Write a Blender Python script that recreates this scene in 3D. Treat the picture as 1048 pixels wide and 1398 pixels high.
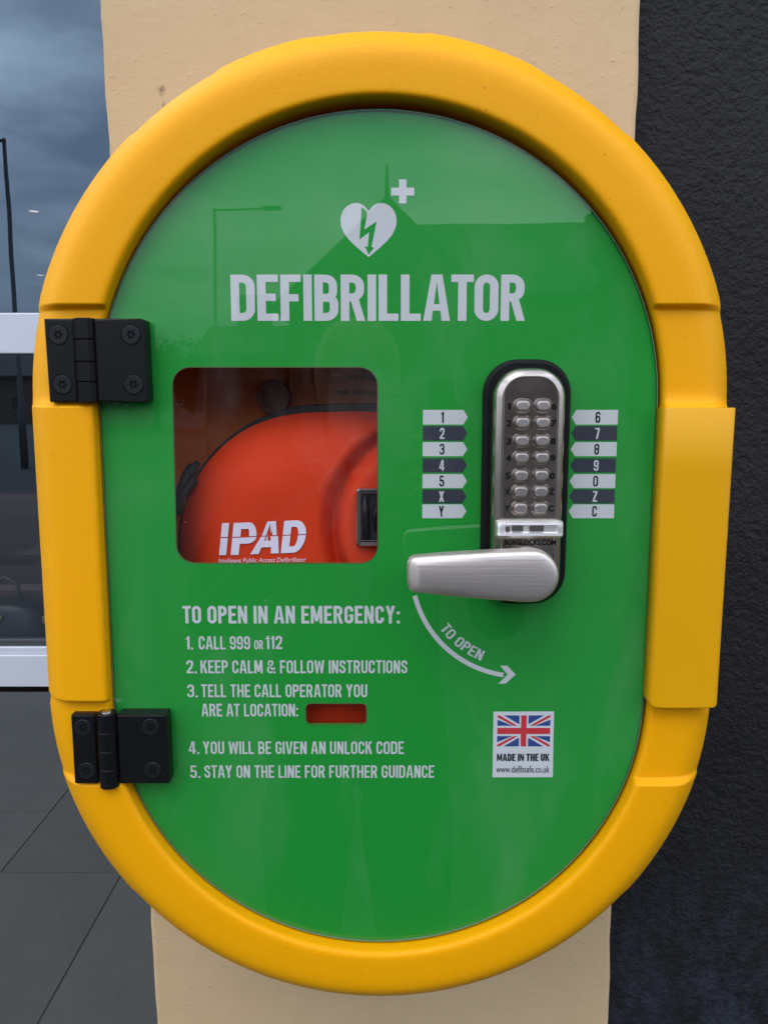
import bpy, math, random
from math import sin, cos, pi, radians as R, sqrt
from mathutils import Vector, Matrix
from mathutils.geometry import tessellate_polygon

random.seed(7)
SC = bpy.context.scene
for o in list(bpy.data.objects):
    bpy.data.objects.remove(o)

# ------------------------------------------------------------------ camera
# metres; the eye level is 1.5 m, the door's front face lies in the plane y = 0
cam_d = bpy.data.cameras.new('camera')
cam = bpy.data.objects.new('camera', cam_d)
SC.collection.objects.link(cam)
cam_d.sensor_fit = 'VERTICAL'
cam_d.sensor_height = 36
cam_d.sensor_width = 27
cam_d.lens = 1070 / 1398 * 36
cam_d.clip_start = 0.01
cam_d.clip_end = 2000
cam.location = (0.0035, -0.5, 1.5)
cam.rotation_euler = (R(90 - 7.8), 0, 0)
SC.camera = cam

# ------------------------------------------------------------------ world, sun, exposure
SUN_EL, SUN_AZ = R(52), R(200)
w = bpy.data.worlds.new('World')
SC.world = w
w.use_nodes = True
nt = w.node_tree
nt.nodes.clear()
out = nt.nodes.new('ShaderNodeOutputWorld')
bg = nt.nodes.new('ShaderNodeBackground')
bg.inputs['Strength'].default_value = 0.1
sky = nt.nodes.new('ShaderNodeTexSky')
sky.sky_type = 'NISHITA'
sky.sun_disc = False
sky.sun_elevation = SUN_EL
sky.sun_rotation = SUN_AZ
sky.dust_density = 3
tc = nt.nodes.new('ShaderNodeTexCoord')
mp = nt.nodes.new('ShaderNodeMapping')
mp.inputs['Scale'].default_value = (1, 1, 3.2)
n1 = nt.nodes.new('ShaderNodeTexNoise')
n1.inputs['Scale'].default_value = 2.3
n1.inputs['Detail'].default_value = 7
n1.inputs['Roughness'].default_value = 0.55
n1.inputs['Distortion'].default_value = 0.3
cr = nt.nodes.new('ShaderNodeValToRGB')
cr.color_ramp.elements[0].position = 0.38
cr.color_ramp.elements[0].color = (6.8, 8.4, 11.2, 1)
cr.color_ramp.elements[1].position = 0.64
cr.color_ramp.elements[1].color = (21.0, 22.5, 25.5, 1)
sp = nt.nodes.new('ShaderNodeSeparateXYZ')
mr = nt.nodes.new('ShaderNodeMapRange')
mr.inputs['From Min'].default_value = 0.02
mr.inputs['From Max'].default_value = 0.50
mr.inputs['To Min'].default_value = 0.55
mr.inputs['To Max'].default_value = 1.0
mul = nt.nodes.new('ShaderNodeVectorMath')
mul.operation = 'SCALE'
mix = nt.nodes.new('ShaderNodeMix')
mix.data_type = 'RGBA'
mix.inputs['Factor'].default_value = 0.85      # how much of the sky the clouds cover
L = nt.links.new
L(tc.outputs['Generated'], mp.inputs['Vector'])
L(mp.outputs['Vector'], n1.inputs['Vector'])
L(n1.outputs['Fac'], cr.inputs['Fac'])
L(tc.outputs['Generated'], sp.inputs['Vector'])
L(sp.outputs['Z'], mr.inputs['Value'])
L(cr.outputs['Color'], mul.inputs[0])
L(mr.outputs['Result'], mul.inputs['Scale'])
L(sky.outputs['Color'], mix.inputs['A'])
L(mul.outputs['Vector'], mix.inputs['B'])
L(mix.outputs['Result'], bg.inputs['Color'])
L(bg.outputs['Background'], out.inputs['Surface'])

sd = bpy.data.lights.new('sun', 'SUN')
sd.energy = 0.5
sd.angle = R(25)
sd.color = (1.0, 0.95, 0.88)
sun = bpy.data.objects.new('sun', sd)
SC.collection.objects.link(sun)
sdir = Vector((sin(SUN_AZ) * cos(SUN_EL), cos(SUN_AZ) * cos(SUN_EL), sin(SUN_EL)))
sun.rotation_euler = sdir.to_track_quat('Z', 'Y').to_euler()
sun.location = (0, -4, 8)

SC.view_settings.view_transform = 'Standard'
SC.view_settings.look = 'None'
SC.view_settings.exposure = 0.5
SC.view_settings.gamma = 1
SC.cycles.max_bounces = 10
SC.cycles.transparent_max_bounces = 12
SC.cycles.caustics_reflective = False
SC.cycles.caustics_refractive = False

# ------------------------------------------------------------------ materials
def new_mat(name):
    m = bpy.data.materials.new(name)
    m.use_nodes = True
    return m, m.node_tree, m.node_tree.nodes['Principled BSDF']

def N(nt, t, **kw):
    n = nt.nodes.new(t)
    for k, v in kw.items():
        if k in n.inputs: n.inputs[k].default_value = v
        else: setattr(n, k, v)
    return n

def mat(name, col, rough=0.5, metal=0.0, ior=1.5, bump=None, var=None, coat=0.0, rvar=None, aniso=None):
    """bump: list of (scale, distance_m, stretch); var: (scale, amount)"""
    m, nt, b = new_mat(name)
    b.inputs['Base Color'].default_value = (*col, 1)
    b.inputs['Roughness'].default_value = rough
    b.inputs['Metallic'].default_value = metal
    b.inputs['IOR'].default_value = ior
    if coat:
        b.inputs['Coat Weight'].default_value = coat
        b.inputs['Coat Roughness'].default_value = 0.08
    tc = N(nt, 'ShaderNodeTexCoord')
    if var:
        n = N(nt, 'ShaderNodeTexNoise', Scale=var[0], Detail=5.0)
        mx = N(nt, 'ShaderNodeMix', data_type='RGBA')
        c2 = tuple(max(0, c * (1 - var[1])) for c in col)
        c3 = tuple(min(1, c * (1 + var[1])) for c in col)
        mx.inputs['A'].default_value = (*c2, 1)
        mx.inputs['B'].default_value = (*c3, 1)
        nt.links.new(tc.outputs['Object'], n.inputs['Vector'])
        nt.links.new(n.outputs['Fac'], mx.inputs['Factor'])
        nt.links.new(mx.outputs['Result'], b.inputs['Base Color'])
    if rvar:
        n = N(nt, 'ShaderNodeTexNoise', Scale=rvar[0], Detail=4.0)
        r = N(nt, 'ShaderNodeMapRange')
        r.inputs['To Min'].default_value = rvar[1]
        r.inputs['To Max'].default_value = rvar[2]
        nt.links.new(tc.outputs['Object'], n.inputs['Vector'])
        nt.links.new(n.outputs['Fac'], r.inputs['Value'])
        nt.links.new(r.outputs['Result'], b.inputs['Roughness'])
    prev = None
    for bb in (bump or []):
        mp = N(nt, 'ShaderNodeMapping')
        mp.inputs['Scale'].default_value = bb[2] if len(bb) > 2 else (1, 1, 1)
        n = N(nt, 'ShaderNodeTexNoise', Scale=bb[0], Detail=3.0)
        bp = N(nt, 'ShaderNodeBump', Strength=1.0, Distance=bb[1])
        nt.links.new(tc.outputs['Object'], mp.inputs['Vector'])
        nt.links.new(mp.outputs['Vector'], n.inputs['Vector'])
        nt.links.new(n.outputs['Fac'], bp.inputs['Height'])
        if prev: nt.links.new(prev.outputs['Normal'], bp.inputs['Normal'])
        prev = bp
    if prev: nt.links.new(prev.outputs['Normal'], b.inputs['Normal'])
    return m

def thin_glass(name, tint=(1, 1, 1), gloss=(1, 1, 1), gain=1.0, rough=0.0, bump=None, smear=0.0):
    """a thin clear pane: what is behind it shows through, Fresnel share is mirrored"""
    m, nt, b = new_mat(name)
    nt.nodes.remove(b)
    out = nt.nodes['Material Output']
    t = N(nt, 'ShaderNodeBsdfTransparent'); t.inputs['Color'].default_value = (*tint, 1)
    g = N(nt, 'ShaderNodeBsdfGlossy', Roughness=rough)
    g.inputs['Color'].default_value = (*gloss, 1)
    f = N(nt, 'ShaderNodeFresnel', IOR=1.49)
    ge = N(nt, 'ShaderNodeNewGeometry')                       # same Fresnel share from both sides of the pane
    io = N(nt, 'ShaderNodeMapRange'); io.inputs['To Min'].default_value = 1.49; io.inputs['To Max'].default_value = 1 / 1.49
    nt.links.new(ge.outputs['Backfacing'], io.inputs['Value']); nt.links.new(io.outputs['Result'], f.inputs['IOR'])
    mu = N(nt, 'ShaderNodeMath', operation='MULTIPLY', use_clamp=True); mu.inputs[1].default_value = gain
    mx = N(nt, 'ShaderNodeMixShader')
    nt.links.new(f.outputs[0], mu.inputs[0])
    nt.links.new(mu.outputs[0], mx.inputs[0])
    nt.links.new(t.outputs[0], mx.inputs[1]); nt.links.new(g.outputs[0], mx.inputs[2])
    last = mx
    tc = N(nt, 'ShaderNodeTexCoord')
    if bump:
        n = N(nt, 'ShaderNodeTexNoise', Scale=bump[0], Detail=1.0)
        bp = N(nt, 'ShaderNodeBump', Strength=1.0, Distance=bump[1])
        nt.links.new(tc.outputs['Object'], n.inputs['Vector'])
        nt.links.new(n.outputs['Fac'], bp.inputs['Height'])
        nt.links.new(bp.outputs['Normal'], g.inputs['Normal'])
    if smear:                                # faint wiped grease and dust film on the pane
        d = N(nt, 'ShaderNodeBsdfDiffuse'); d.inputs['Color'].default_value = (.75, .75, .75, 1)
        mp = N(nt, 'ShaderNodeMapping'); mp.inputs['Scale'].default_value = (1, 1, .45); mp.inputs['Rotation'].default_value = (0, R(25), 0)
        n = N(nt, 'ShaderNodeTexNoise', Scale=16.0, Detail=6.0, Distortion=.6)
        n.inputs['Roughness'].default_value = .6
        rr = N(nt, 'ShaderNodeMapRange'); rr.inputs['From Min'].default_value = .52; rr.inputs['From Max'].default_value = .8
        rr.inputs['To Max'].default_value = smear
        n2 = N(nt, 'ShaderNodeTexVoronoi', Scale=75.0)
        r2 = N(nt, 'ShaderNodeMapRange'); r2.inputs['From Min'].default_value = .035; r2.inputs['From Max'].default_value = .02
        r2.inputs['To Max'].default_value = .22
        n3 = N(nt, 'ShaderNodeTexNoise', Scale=60.0, Detail=0.0)
        g3 = N(nt, 'ShaderNodeMath', operation='GREATER_THAN'); g3.inputs[1].default_value = .63
        m3 = N(nt, 'ShaderNodeMath', operation='MULTIPLY')
        ad = N(nt, 'ShaderNodeMath', operation='ADD', use_clamp=True)
        mx2 = N(nt, 'ShaderNodeMixShader')
        nt.links.new(tc.outputs['Object'], mp.inputs['Vector']); nt.links.new(mp.outputs['Vector'], n.inputs['Vector'])
        nt.links.new(n.outputs['Fac'], rr.inputs['Value'])
        for q in (n2, n3): nt.links.new(tc.outputs['Object'], q.inputs['Vector'])
        nt.links.new(n2.outputs['Distance'], r2.inputs['Value'])
        nt.links.new(n3.outputs['Fac'], g3.inputs[0])
        nt.links.new(r2.outputs['Result'], m3.inputs[0]); nt.links.new(g3.outputs[0], m3.inputs[1])
        nt.links.new(rr.outputs['Result'], ad.inputs[0]); nt.links.new(m3.outputs[0], ad.inputs[1])
        nt.links.new(ad.outputs[0], mx2.inputs[0])
        nt.links.new(mx.outputs[0], mx2.inputs[1]); nt.links.new(d.outputs[0], mx2.inputs[2])
        last = mx2
    nt.links.new(last.outputs[0], out.inputs['Surface'])
    return m

def wall_mat(name, base, dark, bloom=None, stain=None, grain=(260, .0009), coarse=(38, .002), pits=True, rough=.8, ior=1.4):
    m, nt, b = new_mat(name)
    b.inputs['Roughness'].default_value = rough
    b.inputs['IOR'].default_value = ior
    tc = N(nt, 'ShaderNodeTexCoord')
    n = N(nt, 'ShaderNodeTexNoise', Scale=5.0, Detail=8.0); n.inputs['Roughness'].default_value = .65
    mx = N(nt, 'ShaderNodeMix', data_type='RGBA')
    mx.inputs['A'].default_value = (*dark, 1); mx.inputs['B'].default_value = (*base, 1)
    rm = N(nt, 'ShaderNodeMapRange'); rm.inputs['From Min'].default_value = .3; rm.inputs['From Max'].default_value = .7
    nt.links.new(tc.outputs['Object'], n.inputs['Vector'])
    nt.links.new(n.outputs['Fac'], rm.inputs['Value'])
    nt.links.new(rm.outputs['Result'], mx.inputs['Factor'])
    col = mx.outputs['Result']
    def spot(col, c, rad, colr, amt, zs=1.0, nscale=180.0):
        vm = N(nt, 'ShaderNodeVectorMath', operation='SUBTRACT'); vm.inputs[1].default_value = c
        vs = N(nt, 'ShaderNodeVectorMath', operation='MULTIPLY'); vs.inputs[1].default_value = (1, 0, zs)
        ln = N(nt, 'ShaderNodeVectorMath', operation='LENGTH')
        nn = N(nt, 'ShaderNodeTexNoise', Scale=nscale, Detail=5.0)
        ad = N(nt, 'ShaderNodeMath', operation='MULTIPLY_ADD'); ad.inputs[1].default_value = rad * 1.6; 
        mr = N(nt, 'ShaderNodeMapRange'); mr.inputs['From Min'].default_value = rad * 1.65; mr.inputs['From Max'].default_value = rad * .9
        mr.inputs['To Max'].default_value = amt
        mxx = N(nt, 'ShaderNodeMix', data_type='RGBA'); mxx.inputs['B'].default_value = (*colr, 1)
        nt.links.new(tc.outputs['Object'], vm.inputs[0]); nt.links.new(vm.outputs[0], vs.inputs[0]); nt.links.new(vs.outputs[0], ln.inputs[0])
        nt.links.new(tc.outputs['Object'], nn.inputs['Vector'])
        nt.links.new(nn.outputs['Fac'], ad.inputs[0]); nt.links.new(ln.outputs['Value'], ad.inputs[2])
        nt.links.new(ad.outputs[0], mr.inputs['Value'])
        nt.links.new(mr.outputs['Result'], mxx.inputs['Factor']); nt.links.new(col, mxx.inputs['A'])
        return mxx.outputs['Result']
    for s in (stain or []): col = spot(col, *s)
    sn = N(nt, 'ShaderNodeTexNoise', Scale=30.0, Detail=5.0)                       # faint vertical rain runs
    smp = N(nt, 'ShaderNodeMapping'); smp.inputs['Scale'].default_value = (1, 1, .06)
    srm = N(nt, 'ShaderNodeMapRange'); srm.inputs['From Min'].default_value = .52; srm.inputs['From Max'].default_value = .72; srm.inputs['To Max'].default_value = .08
    smx = N(nt, 'ShaderNodeMix', data_type='RGBA'); smx.inputs['B'].default_value = (*(c * .55 for c in dark), 1)
    nt.links.new(tc.outputs['Object'], smp.inputs['Vector']); nt.links.new(smp.outputs['Vector'], sn.inputs['Vector'])
    nt.links.new(sn.outputs['Fac'], srm.inputs['Value']); nt.links.new(srm.outputs['Result'], smx.inputs['Factor'])
    nt.links.new(col, smx.inputs['A']); col = smx.outputs['Result']
    if bloom:
        bn = N(nt, 'ShaderNodeTexNoise', Scale=26.0, Detail=12.0); bn.inputs['Roughness'].default_value = .82
        mp = N(nt, 'ShaderNodeMapping'); mp.inputs['Scale'].default_value = (1.2, 1, .5)
        sx = N(nt, 'ShaderNodeSeparateXYZ')
        mz = N(nt, 'ShaderNodeMapRange'); mz.inputs['From Min'].default_value = bloom[1]; mz.inputs['From Max'].default_value = bloom[2]
        mu = N(nt, 'ShaderNodeMath', operation='MULTIPLY')
        mr2 = N(nt, 'ShaderNodeMapRange'); mr2.inputs['From Min'].default_value = .46; mr2.inputs['From Max'].default_value = .62; mr2.inputs['To Max'].default_value = .85
        mxx = N(nt, 'ShaderNodeMix', data_type='RGBA'); mxx.inputs['B'].default_value = (*bloom[0], 1)
        nt.links.new(tc.outputs['Object'], mp.inputs['Vector']); nt.links.new(mp.outputs['Vector'], bn.inputs['Vector'])
        nt.links.new(tc.outputs['Object'], sx.inputs[0]); nt.links.new(sx.outputs['Z'], mz.inputs['Value'])
        nt.links.new(bn.outputs['Fac'], mr2.inputs['Value'])
        nt.links.new(mr2.outputs['Result'], mu.inputs[0]); nt.links.new(mz.outputs['Result'], mu.inputs[1])
        nt.links.new(mu.outputs[0], mxx.inputs['Factor']); nt.links.new(col, mxx.inputs['A'])
        col = mxx.outputs['Result']
    nt.links.new(col, b.inputs['Base Color'])
    prev = None
    def bump(src, dist):
        nonlocal prev
        bp = N(nt, 'ShaderNodeBump', Strength=1.0, Distance=dist)
        nt.links.new(src, bp.inputs['Height'])
        if prev: nt.links.new(prev.outputs['Normal'], bp.inputs['Normal'])
        prev = bp
    for sc_, d_ in (coarse, grain):
        q = N(nt, 'ShaderNodeTexNoise', Scale=sc_, Detail=4.0)
        nt.links.new(tc.outputs['Object'], q.inputs['Vector'])
        bump(q.outputs['Fac'], d_)
    if pits:
        v = N(nt, 'ShaderNodeTexNoise', Scale=170.0, Detail=2.0)
        r = N(nt, 'ShaderNodeMapRange'); r.inputs['From Min'].default_value = .66; r.inputs['From Max'].default_value = .72
        nt.links.new(tc.outputs['Object'], v.inputs['Vector']); nt.links.new(v.outputs['Fac'], r.inputs['Value'])
        bump(r.outputs['Result'], .00025)
    nt.links.new(prev.outputs['Normal'], b.inputs['Normal'])
    return m

M = {}
M['yellow'] = mat('yellow_moulded_plastic', (.86, .38, .0), .48, ior=1.28, bump=[(620, .00018)], var=(9, .03))
ys = M['yellow'].node_tree.nodes['Principled BSDF']
ys.inputs['Subsurface Weight'].default_value = .3; ys.inputs['Subsurface Scale'].default_value = .006; ys.inputs['Subsurface Radius'].default_value = (1, .35, .05)
def specks(m, scale, rad, thr, colr, amt):
    """sparse tiny dirt specks stuck to the surface"""
    nt = m.node_tree; b = nt.nodes['Principled BSDF']; src = b.inputs['Base Color'].links[0].from_socket
    tc = N(nt, 'ShaderNodeTexCoord'); v = N(nt, 'ShaderNodeTexVoronoi', Scale=scale); n = N(nt, 'ShaderNodeTexNoise', Scale=scale * .31, Detail=0.0)
    a = N(nt, 'ShaderNodeMapRange'); a.inputs['From Min'].default_value = rad; a.inputs['From Max'].default_value = rad * .6; a.inputs['To Max'].default_value = amt
    g = N(nt, 'ShaderNodeMath', operation='GREATER_THAN'); g.inputs[1].default_value = thr
    k = N(nt, 'ShaderNodeMath', operation='MULTIPLY'); mx = N(nt, 'ShaderNodeMix', data_type='RGBA'); mx.inputs['B'].default_value = (*colr, 1)
    for q in (v, n): nt.links.new(tc.outputs['Object'], q.inputs['Vector'])
    nt.links.new(v.outputs['Distance'], a.inputs['Value']); nt.links.new(n.outputs['Fac'], g.inputs[0])
    nt.links.new(a.outputs['Result'], k.inputs[0]); nt.links.new(g.outputs[0], k.inputs[1]); nt.links.new(k.outputs[0], mx.inputs['Factor'])
    nt.links.new(src, mx.inputs['A']); nt.links.new(mx.outputs['Result'], b.inputs['Base Color'])
specks(M['yellow'], 90, .055, .64, (.12, .06, .02), .8)
specks(M['yellow'], 210, .10, .62, (.35, .17, .03), .6)
M['cover'] = mat('yellow_cover_plastic', (.72, .34, .001), .38, ior=1.36, bump=[(900, .00008), (30, .0002)], var=(12, .03))
M['liner'] = mat('orange_shaded_liner', (.85, .23, .045), .6)
M['green'] = mat('green_print', (.010, .275, .030), .6, ior=1.3)
M['print'] = mat('white_print', (.56, .575, .575), .6, ior=1.3)
M['grey'] = mat('dark_grey_print', (.035, .038, .055), .6, ior=1.3)
M['ink'] = mat('black_ink', (.006, .007, .010), .6, ior=1.15)
M['white'] = mat('white_sticker_print', (.60, .62, .64), .5, ior=1.3)
M['red_print'] = mat('red_flag_print', (.55, .03, .04), .5, ior=1.3)
M['blue_print'] = mat('blue_flag_print', (.025, .06, .23), .5, ior=1.3)
M['sheet'] = thin_glass('clear_acrylic', gain=1.0, rough=0.012, bump=(7, .0002), smear=.045)
M['edge'] = mat('polished_acrylic_edge', (.14, .36, .22), .15)
M['black'] = mat('black_hinge_plastic', (.006, .006, .007), .34, ior=1.28, bump=[(1500, .00004)])
M['rubber'] = mat('black_gasket', (.005, .005, .006), .5, ior=1.25, bump=[(1200, .00006)])
M['screw'] = mat('black_screw_steel', (.010, .010, .011), .35, ior=1.35)
M['pin'] = mat('bright_hinge_pin', (.6, .6, .6), .25, metal=1)
M['nickel'] = mat('satin_nickel', (.42, .37, .33), .22, metal=1, bump=[(700, .00001)], rvar=(140, .15, .28), var=(60, .12))
M['brushed'] = mat('brushed_nickel', (.67, .595, .55), .46, metal=1, bump=[(700, .00010, (.03, 1, 1))], var=(30, .05))
M['button'] = mat('satin_button', (.52, .47, .44), .38, metal=1)
M['dull'] = mat('dull_steel', (.10, .09, .085), .5, metal=.6)
M['bright'] = mat('polished_nickel', (.92, .89, .87), .42, metal=1)
M['case'] = mat('red_moulded_case', (.60, .040, .008), .68, ior=1.25, bump=[(1100, .00016), (14, .0012)], var=(10, .1))
M['zip'] = mat('black_zip_tape', (.006, .006, .007), .7, bump=[(1400, .0003)])
M['logo'] = mat('white_logo_print', (.72, .66, .76), .5)
M['pillar'] = wall_mat('cream_masonry_paint', (.61, .445, .255), (.57, .41, .23),
    stain=[((-.1835, .2, 1.762), .0042, (.06, .045, .035), .9, .9), ((-.182, .2, 1.749), .0026, (.10, .08, .06), .7, .5),
           ((-.10, .2, .93), .0012, (.1, .08, .06), .7), ((-.21, .2, 1.30), .003, (.2, .15, .1), .3)],
    grain=(420, .00022), coarse=(60, .0007))
M['darkwall'] = wall_mat('charcoal_masonry_paint', (.0165, .0163, .0182), (.009, .009, .0105), bloom=((.030, .036, .056), 1.10, .93),
    stain=[((.3165, .27, .885), .0032, (.008, .008, .009), 1, .055, 60.0)], grain=(300, .0017), coarse=(110, .0028), pits=False, rough=.62, ior=1.3)
M['frame'] = mat('white_powder_coat', (.60, .62, .68), .35, var=(6, .04))
M['frame_dark'] = mat('dark_gasket_trim', (.05, .055, .06), .5)
M['pane'] = thin_glass('window_glass', gloss=(.62, .81, 1), gain=4.2, bump=(1.6, .0008))
M['slab'] = mat('slate_paving', (.046, .048, .044), .7, var=(7, .22), bump=[(60, .0012), (400, .0005)])
M['mortar'] = mat('dark_joint', (.036, .039, .038), .9)
_nt = M['slab'].node_tree; _b = _nt.nodes['Principled BSDF']; _src = _b.inputs['Base Color'].links[0].from_socket
_oi = N(_nt, 'ShaderNodeObjectInfo'); _mr = N(_nt, 'ShaderNodeMapRange'); _mr.inputs['To Min'].default_value = .88; _mr.inputs['To Max'].default_value = 1.14
_vm = N(_nt, 'ShaderNodeVectorMath', operation='SCALE')
_nt.links.new(_oi.outputs['Random'], _mr.inputs['Value']); _nt.links.new(_src, _vm.inputs[0]); _nt.links.new(_mr.outputs['Result'], _vm.inputs['Scale']); _nt.links.new(_vm.outputs['Vector'], _b.inputs['Base Color'])
specks(M['slab'], 40, .035, .58, (.25, .24, .22), .8)
M['asphalt'] = mat('asphalt', (.05, .05, .05), .85, var=(20, .2), bump=[(150, .004)])
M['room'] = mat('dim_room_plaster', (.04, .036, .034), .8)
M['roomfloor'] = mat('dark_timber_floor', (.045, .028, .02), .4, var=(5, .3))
M['leather'] = mat('brown_leather', (.03, .009, .006), .45, var=(14, .25))
M['blackcloth'] = mat('black_leather', (.01, .01, .011), .5)
M['tan'] = mat('tan_timber', (.16, .10, .06), .5, var=(18, .3))
M['steel'] = mat('galvanised_steel', (.07, .075, .08), .5, metal=.5)
M['brick'] = mat('brown_brick', (.10, .07, .055), .85, var=(30, .3))
M['roof'] = mat('grey_slate_roof', (.035, .036, .04), .7, var=(14, .3))
M['foliage'] = mat('dark_foliage', (.03, .045, .018), .8, var=(4, .4))
M['bark'] = mat('bark', (.05, .035, .025), .9)
M['coat'] = mat('dark_brown_coat', (.035, .028, .024), .85, bump=[(250, .001)])
M['jeans'] = mat('dark_denim', (.012, .018, .03), .85)
M['skin'] = mat('skin', (.50, .30, .22), .55)
M['hair'] = mat('dark_hair', (.015, .010, .008), .6)
M['shoe'] = mat('black_shoe', (.01, .01, .01), .4)
M['carpaint'] = mat('blue_grey_car_paint', (.10, .16, .22), .2, coat=1)
M['tyre'] = mat('tyre', (.015, .015, .015), .8)
M['carglass'] = mat('car_glass', (.01, .012, .014), .05)
lm, lnt, lb = new_mat('lit_lamp')
lb.inputs['Emission Color'].default_value = (1, .86, .65, 1)
lb.inputs['Emission Strength'].default_value = .45
M['lit'] = lm

# ------------------------------------------------------------------ mesh helpers
class MB:
    def __init__(s): s.v = []; s.f = []; s.sm = []
    def add(s, vs, fs, smooth=False):
        o = len(s.v); s.v += [tuple(v) for v in vs]
        for f in fs: s.f.append(tuple(i + o for i in f)); s.sm.append(smooth)
    def loops(s, loops, cap0=True, cap1=True, smooth=False, closed=True):
        n = len(loops[0]); vs = [p for l in loops for p in l]; fs = []
        for k in range(len(loops) - 1):
            for i in range(n if closed else n - 1):
                j = (i + 1) % n
                fs.append((k * n + i, k * n + j, (k + 1) * n + j, (k + 1) * n + i))
        s.add(vs, fs, smooth)
        o = len(s.v) - len(vs)
        if cap0: s.f.append(tuple(o + i for i in reversed(range(n)))); s.sm.append(False)
        if cap1: s.f.append(tuple(o + (len(loops) - 1) * n + i for i in range(n))); s.sm.append(False)
        return s
    def box(s, a, b, bev=0.0):
        x0, x1 = sorted((a[0], b[0])); y0, y1 = sorted((a[1], b[1])); z0, z1 = sorted((a[2], b[2]))
        if not bev:
            s.add([(x0, y0, z0), (x1, y0, z0), (x1, y1, z0), (x0, y1, z0), (x0, y0, z1), (x1, y0, z1), (x1, y1, z1), (x0, y1, z1)],
                  [(0, 3, 2, 1), (4, 5, 6, 7), (0, 1, 5, 4), (1, 2, 6, 5), (2, 3, 7, 6), (3, 0, 4, 7)])
        else:
            def q(z, i): return [(x0 + i, y0 + i, z), (x1 - i, y0 + i, z), (x1 - i, y1 - i, z), (x0 + i, y1 - i, z)]
            s.loops([q(z0, bev), q(z0 + bev, 0), q(z1 - bev, 0), q(z1, bev)])
        return s
    def tube(s, pts, r, n=8, smooth=True):
        pts = [Vector(p) for p in pts]; rs = r if isinstance(r, (list, tuple)) else [r] * len(pts)
        ls = []; up = None
        for i, p in enumerate(pts):
            d = (pts[min(i + 1, len(pts) - 1)] - pts[max(i - 1, 0)]).normalized()
            if up is None:
                up = Vector((0, 0, 1)) if abs(d.z) < .9 else Vector((1, 0, 0))
            a = d.cross(up).normalized(); up = a.cross(d).normalized()
            ls.append([p + (a * cos(t) + up * sin(t)) * rs[i] for t in (2 * pi * k / n for k in range(n))])
        s.loops(ls, smooth=smooth); return s
    def tri2d(s, polys, y, flip=False):
        """polys: outer loop + holes in the x-z plane, filled at depth y"""
        tr = tessellate_polygon([[Vector((p[0], p[1], 0)) for p in l] for l in polys])
        flat = [p for l in polys for p in l]
        fs = []
        for t in tr:
            a, b, c = (flat[i] for i in t)
            area = (b[0] - a[0]) * (c[1] - a[1]) - (b[1] - a[1]) * (c[0] - a[0])
            if (area > 0) == flip: t = (t[0], t[2], t[1])     # face -y unless flipped
            fs.append(tuple(t))
        s.add([(p[0], y, p[1]) for p in flat], fs); return s
    def build(s, name, m, parent=None, fix=True, kind=None, smooth_all=None):
        off = parent_world(parent) if parent else Vector((0, 0, 0))
        me = bpy.data.meshes.new(name)
        me.from_pydata([(v[0] - off.x, v[1] - off.y, v[2] - off.z) for v in s.v], [], s.f)
        me.materials.append(m)
        for p, sm in zip(me.polygons, s.sm): p.use_smooth = sm if smooth_all is None else smooth_all
        if fix:
            import bmesh
            bm = bmesh.new(); bm.from_mesh(me)
            bmesh.ops.recalc_face_normals(bm, faces=bm.faces)
            bm.to_mesh(me); bm.free()
        me.update()
        o = bpy.data.objects.new(name, me); SC.collection.objects.link(o)
        if parent: o.parent = parent
        if kind: o['kind'] = kind
        return o

def parent_world(p):
    v = Vector((0, 0, 0))
    while p is not None: v += p.location; p = p.parent
    return v

def tag(o, label=None, cat=None, group=None, kind=None):
    if label: o['label'] = label
    if cat: o['category'] = cat
    if group: o['group'] = group
    if kind: o['kind'] = kind
    return o

def thing(name, loc, label, cat, group=None):
    o = bpy.data.objects.new(name, None); SC.collection.objects.link(o)
    o.location = loc; o.empty_display_size = .05
    return tag(o, label, cat, group)

# local millimetres of the cabinet: x right, z up from eye level, y into the wall
EYE = 1.5
def mm(x, y, z): return (x / 1000, y / 1000, EYE + z / 1000)
def rrect(x0, z0, x1, z1, r, n=8):
    x0, x1 = sorted((x0, x1)); z0, z1 = sorted((z0, z1)); pts = []
    for cx, cz, a0 in ((x1 - r, z1 - r, 0), (x0 + r, z1 - r, 90), (x0 + r, z0 + r, 180), (x1 - r, z0 + r, 270)):
        for k in range(n + 1):
            a = R(a0 + 90 * k / n); pts.append((cx + r * cos(a), cz + r * sin(a)))
    return pts
def stadium(r, n=48, c2=-194.5):
    return [(r * cos(pi * k / n), r * sin(pi * k / n)) for k in range(n + 1)] + \
           [(r * cos(pi + pi * k / n), c2 + r * sin(pi + pi * k / n)) for k in range(n + 1)]
def circ(cx, cz, r, n=32): return [(cx + r * cos(2 * pi * k / n), cz + r * sin(2 * pi * k / n)) for k in range(n)]
def lift(loop, y): return [mm(p[0], y, p[1]) for p in loop]

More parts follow.
